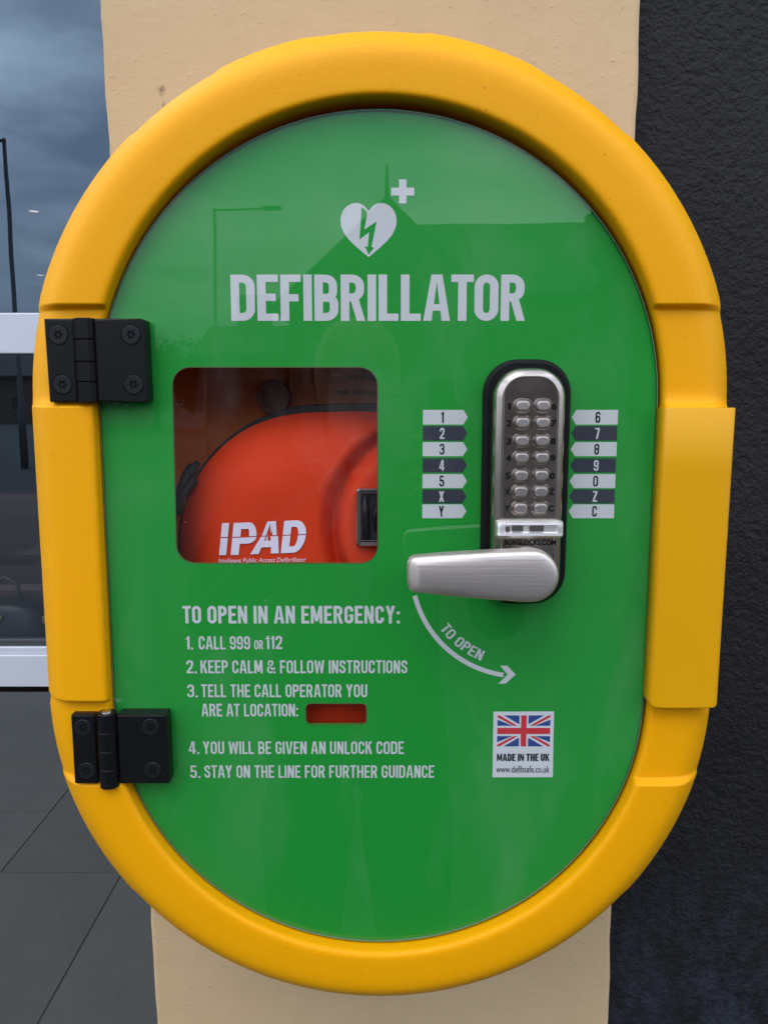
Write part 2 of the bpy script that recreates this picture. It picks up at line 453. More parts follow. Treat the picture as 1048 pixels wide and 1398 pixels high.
# ------------------------------------------------------------------ condensed block lettering
def fillet(pts):
    out = []
    n = len(pts)
    for i, p in enumerate(pts):
        if len(p) < 3 or i in (0, n - 1): out.append((p[0], p[1])); continue
        P, A, C, r = Vector(p[:2]), Vector(pts[i - 1][:2]), Vector(pts[i + 1][:2]), p[2]
        u1, u2 = (A - P), (C - P); r1 = min(r, u1.length * .5 if i > 1 else u1.length * .98); r2 = min(r, u2.length * .5 if i < n - 2 else u2.length * .98)
        u1.normalize(); u2.normalize()
        p0, p3 = P + u1 * r1, P + u2 * r2; p1, p2 = P + u1 * r1 * .45, P + u2 * r2 * .45
        for k in range(8):
            t = k / 7; q = p0 * (1 - t) ** 3 + p1 * 3 * t * (1 - t) ** 2 + p2 * 3 * t * t * (1 - t) + p3 * t ** 3
            out.append((q.x, q.y))
    return out
def stroke(pts, w, closed=False):
    P = [Vector(p) for p in fillet(pts)]
    Q = [P[0]]
    for p in P[1:]:
        if (p - Q[-1]).length > 1e-5: Q.append(p)
    n = len(Q); Ls = []; Rs = []
    for i, p in enumerate(Q):
        a = Q[(i - 1) % n] if (i or closed) else None; b = Q[(i + 1) % n] if (i < n - 1 or closed) else None
        d1 = (p - a).normalized() if a is not None else None; d2 = (b - p).normalized() if b is not None else None
        d1 = d1 or d2; d2 = d2 or d1
        n1_, n2_ = Vector((-d1.y, d1.x)), Vector((-d2.y, d2.x))
        m_ = (n1_ + n2_).normalized(); k = w / 2 / max(.45, m_.dot(n1_))
        Ls.append(p + m_ * k); Rs.append(p - m_ * k)
    qs = []
    for i in range(n if closed else n - 1):
        j = (i + 1) % n; qs.append([tuple(Ls[i]), tuple(Ls[j]), tuple(Rs[j]), tuple(Rs[i])])
    return qs
def glyph(ch, s=.165, hs=.15):
    """-> width, list of pieces; each piece is a list of polygons that do not overlap"""
    W = .47; h = s / 2
    def rect(x0, y0, x1, y1): return [[(x0, y0), (x1, y0), (x1, y1), (x0, y1)]]
    def poly(*p): return [list(p)]
    ps = []
    if ch == ' ': return .17, []
    if ch in '.:':
        ps.append(rect(0, 0, s, s))
        if ch == ':': ps.append(rect(0, .52, s, .52 + s))
        return s, ps
    if ch == 'I': return s, [rect(0, 0, s, 1)]
    if ch == 'E': W = .42; return W, [rect(0, 0, s, 1), rect(s, 0, W, hs), rect(s, 1 - hs, W, 1), rect(s, .43, W - .05, .43 + hs)]
    if ch == 'F': W = .41; return W, [rect(0, 0, s, 1), rect(s, 1 - hs, W, 1), rect(s, .42, W - .05, .42 + hs)]
    if ch == 'L': W = .40; return W, [rect(0, 0, s, 1), rect(s, 0, W, hs)]
    if ch == 'T': W = .45; return W, [rect(0, 1 - hs, W, 1), rect(W / 2 - h, 0, W / 2 + h, 1 - hs)]
    if ch == 'H': return .49, [rect(0, 0, s, 1), rect(.49 - s, 0, .49, 1), rect(s, .43, .49 - s, .43 + hs)]
    if ch in 'O0':
        W = .48; return W, [stroke([(h, .5), (h, 1 - h, .17), (W - h, 1 - h, .17), (W - h, h, .17), (h, h, .17), (h, .5)], s)]
    if ch == 'D':
        W = .48; return W, [rect(0, 0, s, 1), stroke([(s, 1 - h), (W - h, 1 - h, .17), (W - h, h, .17), (s, h)], s)]
    if ch == 'C':
        return .46, [stroke([(.46 - h, .66), (.46 - h, 1 - h, .16), (h, 1 - h, .16), (h, h, .16), (.46 - h, h, .16), (.46 - h, .34)], s)]
    if ch == 'G':
        return .47, [stroke([(.47 - h, .68), (.47 - h, 1 - h, .16), (h, 1 - h, .16), (h, h, .16), (.47 - h, h, .16), (.47 - h, .50)], s), rect(.25, .40, .47, .52)]
    if ch == 'U':
        return .47, [stroke([(h, 1), (h, h, .16), (.47 - h, h, .16), (.47 - h, 1)], s)]
    if ch == 'P':
        return .46, [rect(0, 0, s, 1), stroke([(s, 1 - h), (.46 - h, 1 - h, .16), (.46 - h, .42 + h, .16), (s, .42 + h)], s)]
    if ch == 'R':
        return .49, [rect(0, 0, s, 1), stroke([(s, 1 - h), (.47 - h, 1 - h, .16), (.47 - h, .42 + h, .16), (s, .42 + h)], s),
                     poly((.20, .45), (.36, .48), (.49, 0), (.32, 0))]
    if ch == 'B':
        return .48, [rect(0, 0, s, 1), stroke([(s, 1 - h), (.46 - h, 1 - h, .15), (.46 - h, .5, .13), (s, .5)], s * .96),
                     stroke([(s, .5), (.48 - h, .5, .13), (.48 - h, h, .16), (s, h)], s)]
    if ch == 'S':
        W = .45; return W, [stroke([(W - h, .69), (W - h, 1 - h, .15), (h, 1 - h, .15), (h, .60, .12), (W - h, .42, .12), (W - h, h, .15), (h, h, .15), (h, .31)], s)]
    if ch == 'A':
        W = .54; return W, [poly((0, 0), (s * .98, 0), (W / 2 + .02, 1), (W / 2 - .11, 1)), poly((W - s * .98, 0), (W, 0), (W / 2 + .11, 1), (W / 2 - .02, 1)), rect(.12, .22, W - .12, .22 + hs * .9)]
    if ch == 'V':
        W = .52; return W, [poly((0, 1), (s, 1), (W / 2 + .02, 0), (W / 2 - .10, 0)), poly((W - s, 1), (W, 1), (W / 2 + .10, 0), (W / 2 - .02, 0))]
    if ch == 'W':
        W = .74; q = .155; return W, [poly((0, 1), (q, 1), (.26, 0), (.12, 0)), poly((.305, .95), (.40, .95), (.26, 0), (.14, 0)),
                     poly((W - .40, .95), (W - .305, .95), (W - .14, 0), (W - .26, 0)), poly((W - q, 1), (W, 1), (W - .12, 0), (W - .26, 0))]
    if ch == 'M':
        W = .62; q = .15; return W, [rect(0, 0, q, 1), rect(W - q, 0, W, 1), poly((0, 1), (.19, 1), (W / 2 + .07, .12), (W / 2 - .07, .12)), poly((W - .19, 1), (W, 1), (W / 2 + .07, .12), (W / 2 - .07, .12))]
    if ch == 'N':
        W = .49; q = .15; return W, [rect(0, 0, q, 1), rect(W - q, 0, W, 1), poly((0, 1), (.17, 1), (W, 0), (W - .17, 0))]
    if ch == 'K':
        W = .50; return W, [rect(0, 0, s, 1), poly((s, .36), (s, .60), (W - .18, 1), (W, 1)), poly((.20, .56), (.31, .70), (W + .01, 0), (W - .17, 0))]
    if ch == 'X':
        W = .50; return W, [poly((0, 0), (.175, 0), (W, 1), (W - .175, 1)), poly((0, 1), (.175, 1), (W, 0), (W - .175, 0))]
    if ch == 'Y':
        W = .51; return W, [rect(W / 2 - h, 0, W / 2 + h, .44), poly((0, 1), (.175, 1), (W / 2 + h, .42), (W / 2 - h, .42)), poly((W - .175, 1), (W, 1), (W / 2 + h, .42), (W / 2 - h, .42))]
    if ch == 'Z':
        W = .45; return W, [rect(0, 1 - hs, W, 1), rect(0, 0, W, hs), poly((0, hs), (.18, hs), (W, 1 - hs), (W - .18, 1 - hs))]
    if ch == '1':
        return .27, [rect(.27 - s, 0, .27, 1), poly((0, .76), (.12, .76), (.12, .84), (0, .84)), poly((.10, .76), (.27 - s, .76), (.27 - s, 1), (.16 - .03, .86), (.10, .84))]
    if ch == '2':
        W = .46; return W, [stroke([(h, .68), (h, 1 - h, .15), (W - h, 1 - h, .15), (W - h, .56, .2), (h + .01, .13)], s), rect(0, 0, W, hs)]
    if ch == '3':
        W = .46; return W, [stroke([(h, .72), (h, 1 - h, .15), (W - h, 1 - h, .15), (W - h, .53, .12), (.17, .53)], s * .95), stroke([(.17, .52), (W - h, .52, .12), (W - h, h, .15), (h, h, .15), (h, .29)], s * .97)]
    if ch == '4':
        W = .49; return W, [rect(.26, 0, .26 + s, 1), rect(0, .20, W, .20 + hs * .9), poly((0, .30), (.14, .30), (.30, 1), (.22, 1))]
    if ch == '5':
        W = .46; return W, [rect(.04, 1 - hs, W - .03, 1), rect(.04, .46, .04 + s * .9, 1 - hs), stroke([(.10, .56), (W - h, .58, .15), (W - h, h, .15), (h, h, .15), (h, .29)], s)]
    if ch in '69':
        W = .46
        a = stroke([(W - h, .72), (W - h, 1 - h, .15), (h, 1 - h, .15), (h, h, .15), (W - h, h, .15), (W - h, .56, .14), (h, .56)], s)
        if ch == '9': a = [[(W - x, 1 - y) for x, y in q] for q in a]
        return W, [a]
    if ch == '7':
        W = .44; return W, [rect(0, 1 - hs, W, 1), poly((.09, 0), (.26, 0), (W, 1 - hs), (W - .17, 1 - hs))]
    if ch == '8':
        W = .46; e = s * .94
        return W, [stroke([(W / 2, .52), (W - h, .52, .12), (W - h, 1 - h, .15), (h, 1 - h, .15), (h, .52, .12), (W / 2, .52)], e),
                   stroke([(W / 2, .51), (h, .51, .12), (h, h, .15), (W - h, h, .15), (W - h, .51, .12), (W / 2, .51)], s)]
    if ch == '&':
        W = .64; return W, [stroke([(.60, .0), (.12, .70, .06), (.12, .935, .12), (.42, .935, .12), (.42, .66, .12), (.065, .43, .14), (.065, .065, .16), (.42, .065, .16), (.56, .46)], .125)]
    return .4, [rect(0, 0, .4, 1)]

def text_polys(txt, x0, z0, height, width=None, s=.165, hs=None, gap=.075, place=None):
    """list of polygon groups (piece layers) in millimetres, baseline-left at x0,z0"""
    hs = hs or s * .92
    x = 0; gl = []
    for i, ch in enumerate(txt):
        g = gap
        if ch == '|': x += .22; continue                     # wide space after a list number
        w_, ps = glyph(ch, s, hs)
        if i and txt[i - 1:i + 1] in ('TO', 'AT', 'LY', 'TA', 'AY', 'LT', 'AV'): x -= .03
        gl.append((x, ps)); x += w_ + g
    total = x - gap
    kx = (width / total) if width else height
    out = []
    for gi, (gx, ps) in enumerate(gl):
        for pi_, piece in enumerate(ps):
            lay = (gi % 2) * .05 + pi_ * .011
            for q in piece:
                pts = [(x0 + (gx + a) * kx, z0 + b * height) for a, b in q]
                if place: pts = [place((gx + a) * kx, b * height) for a, b in q]
                out.append((lay, pts))
    return out
def flat_polys(name, polys, y, m, parent):
    mb = MB()
    for lay, pts in polys:
        pts = [p for i, p in enumerate(pts)]
        a = sum(pts[i][0] * pts[(i + 1) % len(pts)][1] - pts[(i + 1) % len(pts)][0] * pts[i][1] for i in range(len(pts)))
        if a > 0: pts = pts[::-1]
        mb.add([mm(p[0], y - lay, p[1]) for p in pts], [tuple(reversed(range(len(pts))))])
    return mb.build(name, m, parent, fix=False)
def font_mesh(name, txt, x0, z0, x1, z1, y, m, parent, bold=0.0, shear=0.0):
    """plain sans lettering fitted to a box (mm)"""
    cu = bpy.data.curves.new(name, 'FONT'); cu.body = txt; cu.size = 1; cu.offset = bold; cu.shear = shear; cu.resolution_u = 3
    ob = bpy.data.objects.new(name + '_tmp', cu); SC.collection.objects.link(ob)
    dg = bpy.context.evaluated_depsgraph_get(); dg.update()
    me = bpy.data.meshes.new_from_object(ob.evaluated_get(dg))
    bpy.data.objects.remove(ob)
    xs = [v.co.x for v in me.vertices]; ys = [v.co.y for v in me.vertices]
    ax, bx, ay, by = min(xs), max(xs), min(ys), max(ys)
    off = parent_world(parent)
    for v in me.vertices:
        p = Vector(mm(x0 + (v.co.x - ax) / (bx - ax) * (x1 - x0), y, z0 + (v.co.y - ay) / (by - ay) * (z1 - z0))) - off
        v.co = p
    me.materials.clear(); me.materials.append(m)
    for p in me.polygons: p.use_smooth = False; p.material_index = 0
    o = bpy.data.objects.new(name, me); SC.collection.objects.link(o); o.parent = parent
    return o

# =================================================================== THE SETTING
ground = MB().box((-400, -600, -1), (400, 400, -.16)).build('ground', M['asphalt'], kind='structure')
pave = MB().box((-9, -3.2, -.15), (9, 3.47, -.0035)).build('paving', M['mortar'], kind='structure')
kerb = MB()
for k in range(18): kerb.box((-9 + k, -3.36, -.15), (-8.01 + k, -3.21, .0), .008)
kerb.build('kerb', M['slab'], kind='structure')
slab_mesh = {}
def slab(x0, y0, x1, y1):
    g = .0024; w_, d_ = round(x1 - x0 - 2 * g, 4), round(y1 - y0 - 2 * g, 4)
    if (w_, d_) not in slab_mesh:
        o = MB().box((0, 0, -.015), (w_, d_, 0), .001).build('paving_slab', M['slab'], pave)
        slab_mesh[(w_, d_)] = o.data
    else:
        o = bpy.data.objects.new('paving_slab', slab_mesh[(w_, d_)]); SC.collection.objects.link(o); o.parent = pave
    o.location = (x0 + g, y0 + g, random.uniform(-.0012, .0))
bands = [(-3.2, -2.44, .31), (-2.44, -1.68, .0), (-1.68, -.92, .5), (-.92, -.16, .2), (-.16, .34, .6), (.34, 1.1, .0), (1.1, 1.859, -.842 + .79), (1.859, 2.62, 0), (2.62, 3.0, .35), (3.0, 3.47, .1)]
for (ya, yb, off) in bands:
    if abs(ya - 1.859) < 1e-6:
        slab(-1.236, ya, -.446, yb)
        xx = -1.236
        while xx > -4.4:
            slab(xx - .79, ya, xx, 2.239); slab(xx - .79, 2.239, xx, yb); xx -= .79
        continue
    x0 = off - .79 * 5
    lim = 4.0 if yb < .3 else 0.25
    while x0 < lim:
        if x0 > -4.8: slab(x0, ya, x0 + .79, yb)
        x0 += .79

# --- cream rendered pillar; the drawn edges lean a little, as old render does
pl = thing('rendered_pillar', (0, .425, 0), 'cream painted masonry pillar with a small dark stain, directly behind the yellow cabinet', 'pillar')
mb = MB(); lo = []
for k in range(171):
    z = k * .02
    rel = (z - 1.5)
    xl = -.2295 + .0100 * (-(rel) / .94 * 1.0) * -1 if False else -.2283 - .0104 * rel
    xr = .2195 - .0104 * rel
    j = lambda a: (math.sin(z * 37 + a) + math.sin(z * 91 + a * 2) + random.uniform(-1, 1)) * .00035
    xl += j(1); xr += j(5)
    b_ = .004
    lo.append([(xl + b_, .2, z), (xr - b_, .2, z), (xr - .001, .201, z), (xr, .204, z), (xr, .65, z), (xl, .65, z), (xl, .204, z), (xl + .001, .201, z)])
mb.loops(lo)
mb.build('pillar_shaft', M['pillar'], pl)

# --- charcoal painted wall to its right (return of the building)
dw = MB()
nx, nz = 120, 260
import mathutils.noise as mn
vs = []
for iz in range(nz + 1):
    for ix in range(nx + 1):
        x = .19 + ix * .0075; z = iz * .0135
        d = mn.fractal(Vector((x * 55, 3.3, z * 70)), 1.0, 2.0, 3) * .0008 + mn.noise(Vector((x * 9, 1, z * 9))) * .0012
        vs.append((x, .228 + d, z))
dw.add(vs, [(iz * (nx + 1) + ix, iz * (nx + 1) + ix + 1, (iz + 1) * (nx + 1) + ix + 1, (iz + 1) * (nx + 1) + ix) for iz in range(nz) for ix in range(nx)], True)
x1, z1 = .19 + nx * .0075, nz * .0135
dw.box((.19, .236, 0), (x1, .6, z1))
dw.box((x1, .2295, 0), (5, .6, z1))
tag(dw.build('painted_wall', M['darkwall'], fix=False), 'charcoal painted roughcast wall with pale bluish bloom low down, right of the cream pillar', 'wall')

# --- shopfront far behind, left
SY = 3.5
sf = thing('shopfront_window', (-2, SY, 0), 'white framed shopfront window reflecting a cloudy sky, far behind the pillar at left', 'window')
fr = MB()
fr.box((-4.6, SY, .013), (-.05, SY + .12, .187), .004).build('lower_panel', M['frame'], sf)
MB().box((-4.6, SY + .015, .187), (-.05, SY + .10, .227), .004).build('bottom_rail', M['frame'], sf)
MB().box((-4.6, SY + .035, .227), (-.05, SY + .09, .262), .003).build('glazing_bead', M['frame_dark'], sf)
MB().box((-4.6, SY, 1.752), (-.05, SY + .12, 1.953), .006).build('transom', M['frame'], sf)
MB().box((-4.6, SY, 4.2), (-.05, SY + .12, 4.35), .006).build('head_rail', M['frame'], sf)
MB().box((-4.75, SY - .003, .013), (-4.6, SY + .13, 4.35), .006).build('mullion', M['frame'], sf)
MB().box((-.05, SY - .003, .013), (.10, SY + .13, 4.35), .006).build('mullion', M['frame'], sf)
for z0, z1 in ((.262, 1.752), (1.953, 4.2)):
    MB().add([], []) if False else None
    q = MB(); q.add([(-4.6, SY + .05, z0), (-.05, SY + .05, z0), (-.05, SY + .05, z1), (-4.6, SY + .05, z1)], [(0, 1, 2, 3)])
    q.build('pane', M['pane'], sf, fix=False)
# building round it
bl = MB()
bl.box((-9, SY, -.15), (-4.76, SY + .3, 5.0)); bl.box((-4.76, SY + .01, 4.36), (.11, SY + .3, 5.0)); bl.box((.11, SY, -.15), (1.09, SY + .3, 5.0)); bl.box((.55, .61, -.15), (.9, SY - .005, 3.5))
tag(bl.build('building_wall', M['darkwall']), 'charcoal wall of the building around the shopfront glass', 'wall')
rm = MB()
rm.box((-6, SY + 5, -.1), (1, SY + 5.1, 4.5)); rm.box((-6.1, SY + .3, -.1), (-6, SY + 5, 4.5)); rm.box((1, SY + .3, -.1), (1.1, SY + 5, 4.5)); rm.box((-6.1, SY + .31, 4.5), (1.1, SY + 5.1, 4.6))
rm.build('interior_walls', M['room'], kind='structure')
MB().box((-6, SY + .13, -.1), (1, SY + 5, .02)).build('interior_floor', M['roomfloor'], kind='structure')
so = thing('leather_sofa', (-2.15, SY + .9, .02), 'brown leather sofa inside the dark shop window, behind the yellow surround', 'sofa')
MB().box((-3.2, SY + .45, .12), (-1.3, SY + 1.25, .46), .03).build('seat', M['leather'], so)
MB().box((-3.2, SY + 1.25, .12), (-1.3, SY + 1.5, .90), .04).build('backrest', M['leather'], so)
for a, b in ((-3.4, -3.2), (-1.3, -1.1)): MB().box((a, SY + .45, .12), (b, SY + 1.5, .64), .03).build('armrest', M['leather'], so)
for a in (-3.3, -1.2):
    for b in (.55, 1.4): MB().box((a - .03, SY + b - .03, .02), (a + .03, SY + b + .03, .12)).build('leg', M['blackcloth'], so)
bagt = thing('black_bag', (-2.13, SY + .33, .02), 'small black bag with a brass clasp on the floor inside the shop glass', 'bag')
ls = [[(-2.13 + (.24 - i) * cos(t) * (abs(cos(t)) ** -.4 if abs(cos(t)) > .01 else 1), SY + .32 + .10 * sin(t), z) for t in (2 * pi * k / 20 + .01 for k in range(20))] for z, i in ((.02, .02), (.08, .0), (.25, .01), (.36, .05), (.40, .12))]
MB().loops(ls, smooth=True).build('bag_body', M['blackcloth'], bagt)
MB().tube([(-2.22, SY + .32, .38), (-2.2, SY + .32, .5), (-2.13, SY + .32, .54), (-2.06, SY + .32, .5), (-2.04, SY + .32, .38)], .012).build('handle', M['blackcloth'], bagt)
MB().tube([(-2.16, SY + .215, .33), (-2.1, SY + .215, .33)], .016).build('clasp', mat('brass', (.6, .42, .2), .3, metal=1), bagt)
tb = thing('low_table', (-1.6, SY + .33, .02), 'pale timber low bench inside the shop glass, next to the black bag', 'bench')
MB().box((-1.88, SY + .2, .30), (-1.2, SY + .43, .345), .006).build('top', M['tan'], tb)
for a in (-1.84, -1.24): MB().box((a - .02, SY + .25, .02), (a + .02, SY + .38, .30)).build('leg', M['tan'], tb)
for i, (x, y, z) in enumerate(((-2.65, SY + 2.2, 2.95), (-3.35, SY + 3.9, 2.75))):
    pn = thing('pendant_lamp', (x, y, z), ('nearer lit pendant lamp high inside the shop glass', 'farther lit pendant lamp inside the shop glass, just above the transom')[i], 'lamp', 'pendant lamps in the shop')
    MB().tube([(x, y, z + .03), (x, y, 4.5)], .006).build('cord', M['blackcloth'], pn)
    MB().loops([[(x + r_ * cos(2 * pi * k / 16), y + r_ * sin(2 * pi * k / 16), z + h_) for k in range(16)] for h_, r_ in ((.0, .045), (.03, .04), (.06, .015))], cap0=False).build('shade', M['blackcloth'], pn)
    MB().loops([[(x + r_ * cos(2 * pi * k / 16), y + r_ * sin(2 * pi * k / 16), z + h_) for k in range(16)] for h_, r_ in ((.004, .036), (.02, .033))]).build('diffuser', M['lit'], pn)

# =================================================================== THE CABINET
cab = thing('defibrillator_cabinet', (0, 0, EYE - .42), 'oval yellow defibrillator cabinet with a glossy green door, keypad lock and black hinges', 'cabinet')

# --- moulded surround: one ring with raised and recessed stretches
A0 = 17.28                      # angle of the upper step on the reference radius
A1 = 15.75                      # and of the lower one
def hgt(part, t):
    sm = lambda e0, e1, v: (lambda q: q * q * (3 - 2 * q))(min(1, max(0, (v - e0) / (e1 - e0))))
    if part in 'UD': return sm((A0 if part == 'U' else A1) - .65, (A0 if part == 'U' else A1) + .65, t)
    return sm(1.2, -1.6, t) * sm(-194.2, -191.8, t) if True else 0
st = []
angs = sorted(set([90 - k * 1.5 for k in range(0, 60)] + [A + d for A in (A0, A1) for d in (-1.1, -.8, -.6, -.4, -.2, 0, .2, .4, .6, .8, 1.1)] + [0]), reverse=True)
pads = lambda a: 0.0
for a in angs:
    if a > 0.01: st.append(('U', a, hgt('U', a)))
for z in [2, 1.2, .6, 0, -.4, -.8, -1.2, -1.6, -2.2] + [-10 - k * 14 for k in range(13)] + [-188, -191, -191.8, -192.3, -193, -193.6, -194.2, -194.5]:
    if z <= 0: st.append(('S', z, hgt('mid', z)))
for a in reversed(angs):
    if a > .01: st.append(('D', a, hgt('D', a)))
def at(stn, r):
    k, t, _ = stn
    if k == 'S': return (r, t)
    A = A0 if k == 'U' else A1
    wgt = max(0, 1 - abs(t - A) / (A if t < A else 30)); wgt = wgt * wgt * (3 - 2 * wgt)
    zz = 200 * sin(R(A))
    a = R(t) + wgt * (math.asin(min(1, zz / r)) - R(A))
    if k == 'U' and r < 186: r += 3.0 * sin(a) ** 2 * (186 - r) / 8
    if k == 'U': return (r * cos(a), r * sin(a))
    return (r * cos(a), -194.5 - r * sin(a))
def ring_profile(h, pad):
    F = -5 - 5 * h; Ro = 222.6 + 1.0 * h + pad
    p = [(177.9, 34), (177.9, 6), (177.9, F + 5), (178.0, F + 3.2), (178.4, F + 1.9), (179.1, F + 1.0), (180.2, F + .4), (181.8, F + .08), (184, F), (190, F), (197, F), (200, F + .12), (203, F + .42), (206, F + .95)]
    for k in range(1, 9):
        t = k / 8; p.append((206 + (Ro - 206) * t, F + .95 + (9 - F - .95) * (.30 * t + .70 * t ** 2)))
    p += [(Ro + .2, 14), (Ro - 1, 24), (Ro - 8, 60), (205, 110), (196, 150), (188, 199)]
    return p
loopsR, loopsL = [], []
def padval(stn, side):
    k, t, _ = stn
    if k != 'U': return .8 if k == 'D' and t < 40 else 0
    b = 90 - t                              # degrees from the top
    lo_, hi_ = (7, 25.5) if side > 0 else (10.5, 26)
    f = lambda e, v: min(1, max(0, (v - e) / .9 + .5))
    return 1.1 * (f(lo_, b) * (1 - f(hi_, b)) + f(42.5, b))* (1 if b < 70 else max(0, 1 - (b - 70) / 4))
full = []
for side in (1, -1):
    seq = st if side == 1 else st[::-1]
    for i, s_ in enumerate(seq):
        if side == -1 and abs(s_[1] - 90) < 1e-6 and s_[0] in 'UD': continue
        prof = ring_profile(s_[2], padval(s_, side))
        full.append([mm(side * at(s_, r)[0] + .8, y, at(s_, r)[1]) for r, y in prof])
mb = MB(); n = len(full[0]); m_ = len(full)
vs = [p for l in full for p in l]
fs = [(i * n + j, ((i + 1) % m_) * n + j, ((i + 1) % m_) * n + j + 1, i * n + j + 1) for i in range(m_) for j in range(n - 1)]
mb.add(vs, fs, True)
sur = mb.build('surround', M['yellow'], cab)

# --- inside shell: liner, back wall and what is on it
bd = MB()
bd.loops([lift(stadium(177.6), 12), lift(stadium(172), 100)], cap0=False, cap1=True)
liner = bd.build('liner', M['liner'], cab)
lab = MB(); lab.box(mm(-37, 99.2, 28), mm(40, 99.8, 2)); lab.build('label_plate', mat('brown_red_label', (.80, .27, .12), .6), liner)
flat_polys('lettering', text_polys('FED FROM DB', -23.7, 18.1, 3.9, 27), 99.0, M['ink'], liner)
flat_polys('lettering', text_polys('SPUR LOCATION BEHIND', -32.6, 7.3, 3.7, 41.5), 99.0, M['ink'], liner)
dk = MB(); dk.loops([lift(circ(-79.6, 5.2, r_), y_) for r_, y_ in ((13.2, 99.8), (12.9, 95), (12.2, 93.8), (8.4, 93.6), (7.8, 95))], smooth=False)
dk.build('magnet_disc', mat('dull_brown_disc', (.30, .14, .10), .5, var=(200, .3)), liner)

# --- door
door_l = stadium(176.5, 60)
win = rrect(-131.5, -102.6, -.5, 23.4, 11.5)
win = [(x + (.0 if x > -60 else (1.2 if z > 0 else 0)), z) for x, z in win]
locw = rrect(-48.8, -212.9, -8.2, -198.1, 3.2)
dm = MB()
dm.tri2d([stadium(175.9, 60), win, locw], 2.0)
dm.tri2d([stadium(175.9, 60), win, locw], 4.5, flip=True)
for lp in (stadium(175.9, 60), win, locw):
    dm.loops([lift(lp, 2.0), lift(lp, 4.5)], cap0=False, cap1=False)
# tri2d works in raw numbers: convert those vertices to metres
conv = []
cnt = 2 * (len(stadium(175.9, 60)) + len(win) + len(locw))
for i, v in enumerate(dm.v): conv.append(mm(*v) if i < cnt else v)
dm.v = conv
door = dm.build('door', M['green'], cab)
tag(door, 'glossy green oval door with white lettering')
sh = MB(); sh.v = []; sh.tri2d([stadium(175.7, 60)], 0.0); sh.v = [mm(*v) for v in sh.v]
sh.build('clear_sheet', M['sheet'], door, fix=False)
ed = MB(); ed.loops([lift(stadium(175.7, 60), 0.0), lift(stadium(176.5, 60), .7), lift(stadium(176.5, 60), 4.4), lift(stadium(175.95, 60), 4.6)], cap0=False, cap1=False)
ed.build('sheet_edge', M['edge'], door)
for lp, nm in ((win, 'window_reveal'), (locw, 'window_reveal')):   # thin painted lip round each clear opening
    cx = sum(p[0] for p in lp) / len(lp); cz = sum(p[1] for p in lp) / len(lp)
    def grow(l, d):
        o_ = []
        for i, p in enumerate(l):
            a, b = l[i - 1], l[(i + 1) % len(l)]
            t = Vector((b[0] - a[0], b[1] - a[1])); t.normalize(); o_.append((p[0] + t.y * d, p[1] - t.x * d))
        return o_
    g_ = MB(); g_.loops([lift(grow(lp, -.35), 1.9), lift(grow(lp, .15), 1.9)], cap0=False, cap1=False)
    g_.build(nm, mat('brown_lip', (.10, .05, .03), .6), door, fix=False)

PY = 1.9
T = [('DEFIBRILLATOR', -91.8, 51.9, 28.1, 183.2, .172), ('TO OPEN IN AN EMERGENCY:', -128.9, -142.9, 11.9, 142.8, .165),
     ('1.', -127.6, -160.6, 9.0, 4.9, .145), ('CALL 999', -118.9, -160.6, 9.0, 33.9, .145), ('112', -74.9, -160.3, 8.9, 11.2, .145),
     ('2.', -127.6, -177.0, 8.9, 6.9, .145), ('KEEP CALM & FOLLOW INSTRUCTIONS', -118.2, -177.0, 8.9, 137.1, .145),
     ('3.', -127.6, -193.7, 8.9, 6.9, .145), ('TELL THE CALL OPERATOR YOU', -118.3, -193.6, 8.9, 110.6, .145),
     ('ARE AT LOCATION:', -118.5, -207.0, 8.8, 64.5, .145),
     ('4.', -128.0, -233.6, 8.9, 7.2, .145), ('YOU WILL BE GIVEN AN UNLOCK CODE', -118.4, -233.6, 8.9, 135.2, .145),
     ('5.', -127.6, -250.7, 8.9, 6.9, .145), ('STAY ON THE LINE FOR FURTHER GUIDANCE', -117.9, -250.6, 8.9, 155.3, .145),
     ('OR', -82.2, -160.5, 6.2, 5.9, .15)]
for txt, x, z, h_, w_, s_ in T:
    flat_polys('lettering', text_polys(txt, x, z, h_, w_, s_, gap=.085 if h_ < 20 else .048), PY, M['print'], door)
# arc arrow with its lettering
import numpy as np
AP = [(23.6, -124.5), (26, -131.9), (32.9, -144.8), (42.1, -156.7), (53.9, -167.2), (67.1, -174.7), (80.2, -177.3)]
Am = np.array([[2 * x, 2 * z, 1] for x, z in AP]); bm_ = np.array([x * x + z * z for x, z in AP])
cx, cz, k_ = np.linalg.lstsq(Am, bm_, rcond=None)[0]; rad = math.sqrt(k_ + cx * cx + cz * cz)
a0 = math.atan2(-124.2 - cz, 23.3 - cx); a1 = math.atan2(-177.6 - cz, 83 - cx)
if a1 < a0: a1 += 2 * pi
arc = [(cx + rad * cos(a0 + (a1 - a0) * k / 30), cz + rad * sin(a0 + (a1 - a0) * k / 30)) for k in range(31)]
pol = [(0, q) for q in stroke(arc, 3.1)]
pol.append((.02, [(79.6, -184.2), (84.4, -184.2), (91.0, -177.9), (85.6, -177.9)]))
pol.append((.03, [(80.4, -171.8), (85.2, -171.8), (91.0, -177.9), (85.6, -177.9)]))
flat_polys('direction_arrow', pol, PY, M['print'], door)
rt = rad - 9.3
def on_arc(u, v, th0=math.atan2(-147.6 - cz, 38.6 - cx)):
    th = th0 + u / rt
    return (cx + (rt - v + 4) * cos(th), cz + (rt - v + 4) * sin(th))
flat_polys('lettering', text_polys('TO OPEN', 0, 0, 7.2, 33.5, .15, place=on_arc), PY, M['print'], door)
